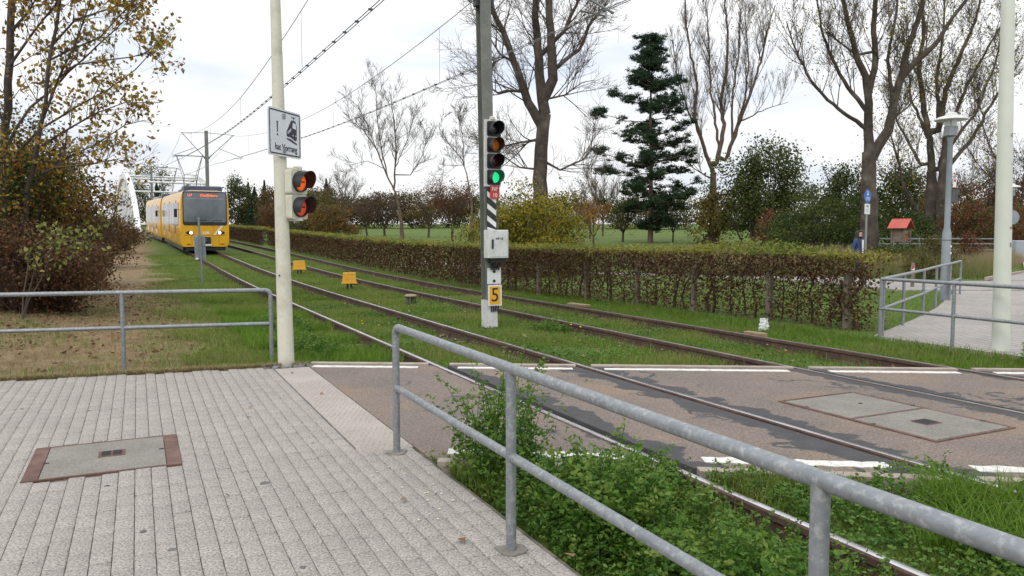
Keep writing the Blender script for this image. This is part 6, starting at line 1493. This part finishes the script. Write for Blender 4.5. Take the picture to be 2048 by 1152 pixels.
# ------------------------------------------------------------------ people
skin_m = M('skin', (0.45, 0.27, 0.20), (0.40, 0.23, 0.17), scale=8, rough=0.6); hair_m = M('dark_hair', (0.018, 0.013, 0.011), (0.035, 0.024, 0.02), scale=20, rough=0.6)
jacket_m = M('blue_jacket', (0.025, 0.045, 0.13), (0.035, 0.06, 0.16), scale=9, rough=0.8, bump=0.2, bscale=20); jeans_m = M('dark_trousers', (0.02, 0.022, 0.03), (0.03, 0.03, 0.04), scale=9, rough=0.85)
coat_m = M('dark_coat', (0.025, 0.028, 0.035), (0.04, 0.04, 0.05), scale=7, rough=0.85)
def person(label, loc, rz, h, top_m, leg_m, long_hair, shirt):
    k = h / 1.65
    J = dict(pel=(0, 0, .90), sp=(0, 0.01, 1.06), ch=(0, 0.015, 1.24), nk=(0, 0.01, 1.40), hd0=(0, -0.01, 1.47), hd1=(0, -0.015, 1.55), hd2=(0, 0.0, 1.62), nose=(0, -0.085, 1.525),
             shl=(.17, 0.015, 1.33), ell=(.235, 0.03, 1.09), wrl=(.235, -0.06, .88), hal=(.235, -0.09, .79), shr=(-.17, 0.015, 1.33), elr=(-.235, 0.05, 1.09), wrr=(-.23, 0.02, .87), har=(-.23, 0.0, .78),
             hil=(.085, 0, .87), knl=(.095, -0.10, .48), anl=(.095, -0.10, .09), tol=(.10, -0.22, .035), hir=(-.085, 0, .87), knr=(-.095, -0.02, .48), anr=(-.095, 0.20, .12), tor=(-.10, 0.11, .035))
    rad = dict(pel=.135, sp=.12, ch=.145, nk=.052, hd0=.07, hd1=.088, hd2=.06, nose=.018, shl=.068, ell=.047, wrl=.032, hal=.034, shr=.068, elr=.047, wrr=.032, har=.034, hil=.10, knl=.062, anl=.042, tol=.036, hir=.10, knr=.062, anr=.042, tor=.036)
    E_ = [('pel', 'sp'), ('sp', 'ch'), ('ch', 'nk'), ('nk', 'hd0'), ('hd0', 'hd1'), ('hd1', 'hd2'), ('hd1', 'nose'), ('ch', 'shl'), ('shl', 'ell'), ('ell', 'wrl'), ('wrl', 'hal'), ('ch', 'shr'), ('shr', 'elr'), ('elr', 'wrr'), ('wrr', 'har'), ('pel', 'hil'), ('hil', 'knl'), ('knl', 'anl'), ('anl', 'tol'), ('pel', 'hir'), ('hir', 'knr'), ('knr', 'anr'), ('anr', 'tor')]
    nm = list(J)
    for sd_, sg in (('l', 1), ('r', -1)):          # five fingers, thumb off the side of the palm
        hx, hy, hz_ = J['ha' + sd_]
        for q in range(4):
            a = 'f%d%s' % (q, sd_); b = 'g%d%s' % (q, sd_); ln_ = (0.06, 0.075, 0.07, 0.055)[q]
            J[a] = (hx, hy - 0.03 + 0.018 * q, hz_ - 0.03); J[b] = (hx - sg * 0.012, hy - 0.034 + 0.019 * q, hz_ - 0.03 - ln_); rad[a] = .010; rad[b] = .007; nm += [a, b]; E_ += [('ha' + sd_, a), (a, b)]
        a = 't' + sd_; J[a] = (hx, hy - 0.055, hz_ - 0.025); rad[a] = .010; nm.append(a); E_.append(('ha' + sd_, a))
    me = bpy.data.meshes.new('body'); me.from_pydata([tuple(c * k for c in J[n_]) for n_ in nm], [(nm.index(a), nm.index(b)) for a, b in E_], [])
    o = bpy.data.objects.new('body_src', me); COL.objects.link(o)
    sk = o.modifiers.new('skin', 'SKIN'); sv = me.skin_vertices[0].data
    for i, n_ in enumerate(nm): sv[i].radius = (rad[n_] * k, rad[n_] * k * (0.82 if n_ in ('pel', 'sp', 'ch') else 1)); sv[i].use_root = (n_ == 'pel')
    ss = o.modifiers.new('sub', 'SUBSURF'); ss.levels = 1; ss.render_levels = 1
    dg = bpy.context.evaluated_depsgraph_get(); dg.update(); bm_ = bpy.data.meshes.new_from_object(o.evaluated_get(dg)); bpy.data.objects.remove(o)
    bm_.materials.clear()
    for m_ in (skin_m, top_m, leg_m): bm_.materials.append(m_)
    idx = []
    for p in bm_.polygons:
        c = p.center / k; hand = abs(c.x) > 0.17 and c.z < 0.86
        idx.append(0 if (c.z > 1.385 or hand) else (1 if c.z > 0.84 else 2))
    bm_.polygons.foreach_set('material_index', idx); bm_.polygons.foreach_set('use_smooth', [True] * len(bm_.polygons)); bm_.update()
    t = thing('person', label, 'person', loc, rz); link('body', bm_, t)
    b = MB(); n = 14
    prof_ = [(1.645, .03), (1.63, .075), (1.58, .102), (1.52, .106), (1.46, .105), (1.40, .115), (1.33, .125), (1.26, .11), (1.22, .06)] if long_hair else [(1.645, .03), (1.63, .075), (1.58, .1), (1.54, .1), (1.50, .09)]
    for z, r in prof_:
        for j in range(n):
            a = 6.283 * j / n; rr_ = r * 1.14 * (1 + 0.08 * math.sin(5 * a + z * 30)); face = max(0, (-math.sin(a) - 0.45) / 0.55) if z < 1.60 else 0
            b.v.append((rr_ * math.cos(a) * k, (0.012 + rr_ * math.sin(a) * (1 - 0.75 * face)) * k, z * k))
    b.f = [(i * n + j, i * n + (j + 1) % n, i * n + n + (j + 1) % n, i * n + n + j) for i in range(len(prof_) - 1) for j in range(n)] + [tuple(range(n - 1, -1, -1))]; b.m = [0] * len(b.f)
    b.build('hair', hair_m, t, True)
    for sx in (-1, 1): MB().lathe([(0.011 * k, 0), (0.006 * k, 0.006 * k)], 8, mx=upright(0, -1), c=(sx * 0.033 * k, -0.083 * k, 1.55 * k)).build('eye', black, t)
    MB().box((0, -0.082 * k, 1.485 * k), (0.045 * k, 0.008, 0.010)).build('mouth', redlip, t)
    if shirt: MB().prism([(-0.022 * k, 0.92 * k), (0.022 * k, 0.92 * k), (0.045 * k, 1.36 * k), (-0.045 * k, 1.36 * k)], 0.122 * k, 0.136 * k, upright(0, -1)).build('shirt', white_m, t)
    return t
redlip = M('lips', (0.35, 0.10, 0.09), rough=0.6)
x, y = (1717 - 1024) / FPX * 22.6, 22.6
person('woman with long dark hair in a blue jacket behind the hedge end', (x, y, rise(y)), R(32), 1.58, jacket_m, jeans_m, True, True)
x, y = (598 - 1024) / FPX * 84.5, 87.5
px_ = -34.3; person('distant walker in dark clothes on the far park path', (px_ + 0.3, 86.2, rise(86.2) + 0.05), R(200), 1.7, coat_m, jeans_m, False, False)
# a few fallen leaves and crumbs on the pavement
b = MB()
V_, F_, T_ = leaf_quads(np.array([[W(s_, d_).x, W(s_, d_).y, 0.012] for s_, d_ in ((3.25, 1.32), (3.9, 1.25), (6.9, 1.45), (8.1, 1.4), (2.9, 1.7), (7.4, -0.9), (6.6, 0.8), (4.4, 0.4))]), np.array([.06, .045, .05, .04, .07, .04, .04, .035]), np.array([.2, .4, .6, .3, .5, .2, .7, .4]), 0.9)
tag(link('stray_leaves', np_mesh('stray_leaves', V_, F_, litter_m, T_)), 'stray dead leaves on the block pavement', 'leaves', None, 'stuff')
b = MB()
for k in range(16):
    p = W(3.55 + rnd.uniform(0, 1.0), 1.22 + rnd.uniform(-.05, .4), 0.006); b.lathe([(0.005, -.004), (0.0075, .001), (0.003, .004)], 6, p)
tag(b.build('crumbs', M('pale_crumbs', (0.66, 0.58, 0.45), rough=0.9)), 'pale crumbs scattered on the pavement by the railing', 'crumbs', None, 'stuff')

gum_m = M('trodden_gum', (0.10, 0.10, 0.10), (0.14, 0.14, 0.14), scale=20, rough=0.9)
b = MB()
for s_, d_, r_ in ((4.55, 0.62, 0.028), (4.05, -0.02, 0.016), (3.75, 0.1, 0.02), (4.9, -0.2, 0.012), (3.3, 0.6, 0.014), (6.3, 0.75, 0.014), (5.3, 1.05, 0.012), (7.1, -0.4, 0.014)):
    b.prism([(r_ * rnd.uniform(.75, 1.2) * math.cos(k * .628), r_ * rnd.uniform(.75, 1.2) * math.sin(k * .628)) for k in range(10)], 0.0005, 0.0025, c=W(s_, d_))
tag(b.build('gum_spots', gum_m), 'dark trodden gum spots on the block pavement', 'spots', None, 'stuff')
# ballast stones at the rail feet
ball_m = leafmat('ballast_stones', [(0.10, 0.075, 0.06), (0.20, 0.16, 0.14), (0.27, 0.20, 0.17), (0.13, 0.11, 0.10)], 0.0, 0.95)
n = 5200; s_ = 8.6 + 30 * rng.uniform(0, 1, n) ** 1.4; r_ = rng.choice(RAILS, n); off = rng.choice([-1, 1], n) * (0.07 + np.abs(rng.normal(0, 0.07, n))); x, y = Wn(s_, r_ + off)
k = (y > 8.5 - 0.058 * x) & (patchy(x, y, 1.7, 4) > 0.35); x, y = x[k], y[k]; n = len(x); sz = rng.uniform(0.012, 0.034, n); z = GV(x, y) + sz * 0.5
oc = np.array([[1, 0, 0], [-1, 0, 0], [0, 1, 0], [0, -1, 0], [0, 0, .8], [0, 0, -.8]]); fo = np.array([[0, 2, 4], [2, 1, 4], [1, 3, 4], [3, 0, 4], [2, 0, 5], [1, 2, 5], [3, 1, 5], [0, 3, 5]])
V_ = (np.stack([x, y, z], 1)[:, None, :] + oc[None] * rng.uniform(0.7, 1.3, (n, 6, 3)) * sz[:, None, None]).reshape(-1, 3); F_ = (fo[None] + (np.arange(n) * 6)[:, None, None]).reshape(-1, 3)
tag(link('ballast', np_mesh('ballast', V_, F_, ball_m, np.repeat(rng.uniform(0, 1, n), 6))), 'scattered ballast stones at the feet of the rails', 'stones', None, 'stuff')
# the park goes on past the right edge of the view
for px, y, w_, h, m1_, lab in ((2180, 52, 7.0, 4.6, mgreen_m, 'olive tree beyond the right edge of the photo'), (2350, 60, 8.0, 5.5, redbr_m, 'reddish tree beyond the right edge of the photo'), (2540, 55, 8.0, 5.0, dgreen_m, 'dark tree farthest beyond the right edge')):
    bush('far_tree', lab, px, y, w_, h, 4200, 0.24, m1_, olivebr_m, 0.35, 14, lift=0.15, cat='tree', group='far tree line', clumps=70)

s, d, x, y, z = zone(1500, 5.5, 22, 1.8, 9.2, north)
V_, F_, T_ = leaf_quads(np.stack([x, y, z + rng.uniform(0.05, 0.09, len(x))], 1), rng.uniform(0.03, 0.07, len(x)), rng.uniform(0, 1, len(x)), 0.8)
tag(link('track_litter', np_mesh('track_litter', V_, F_, litter_m, T_)), 'brown fallen leaves on the grassed tracks', 'leaves', None, 'stuff')
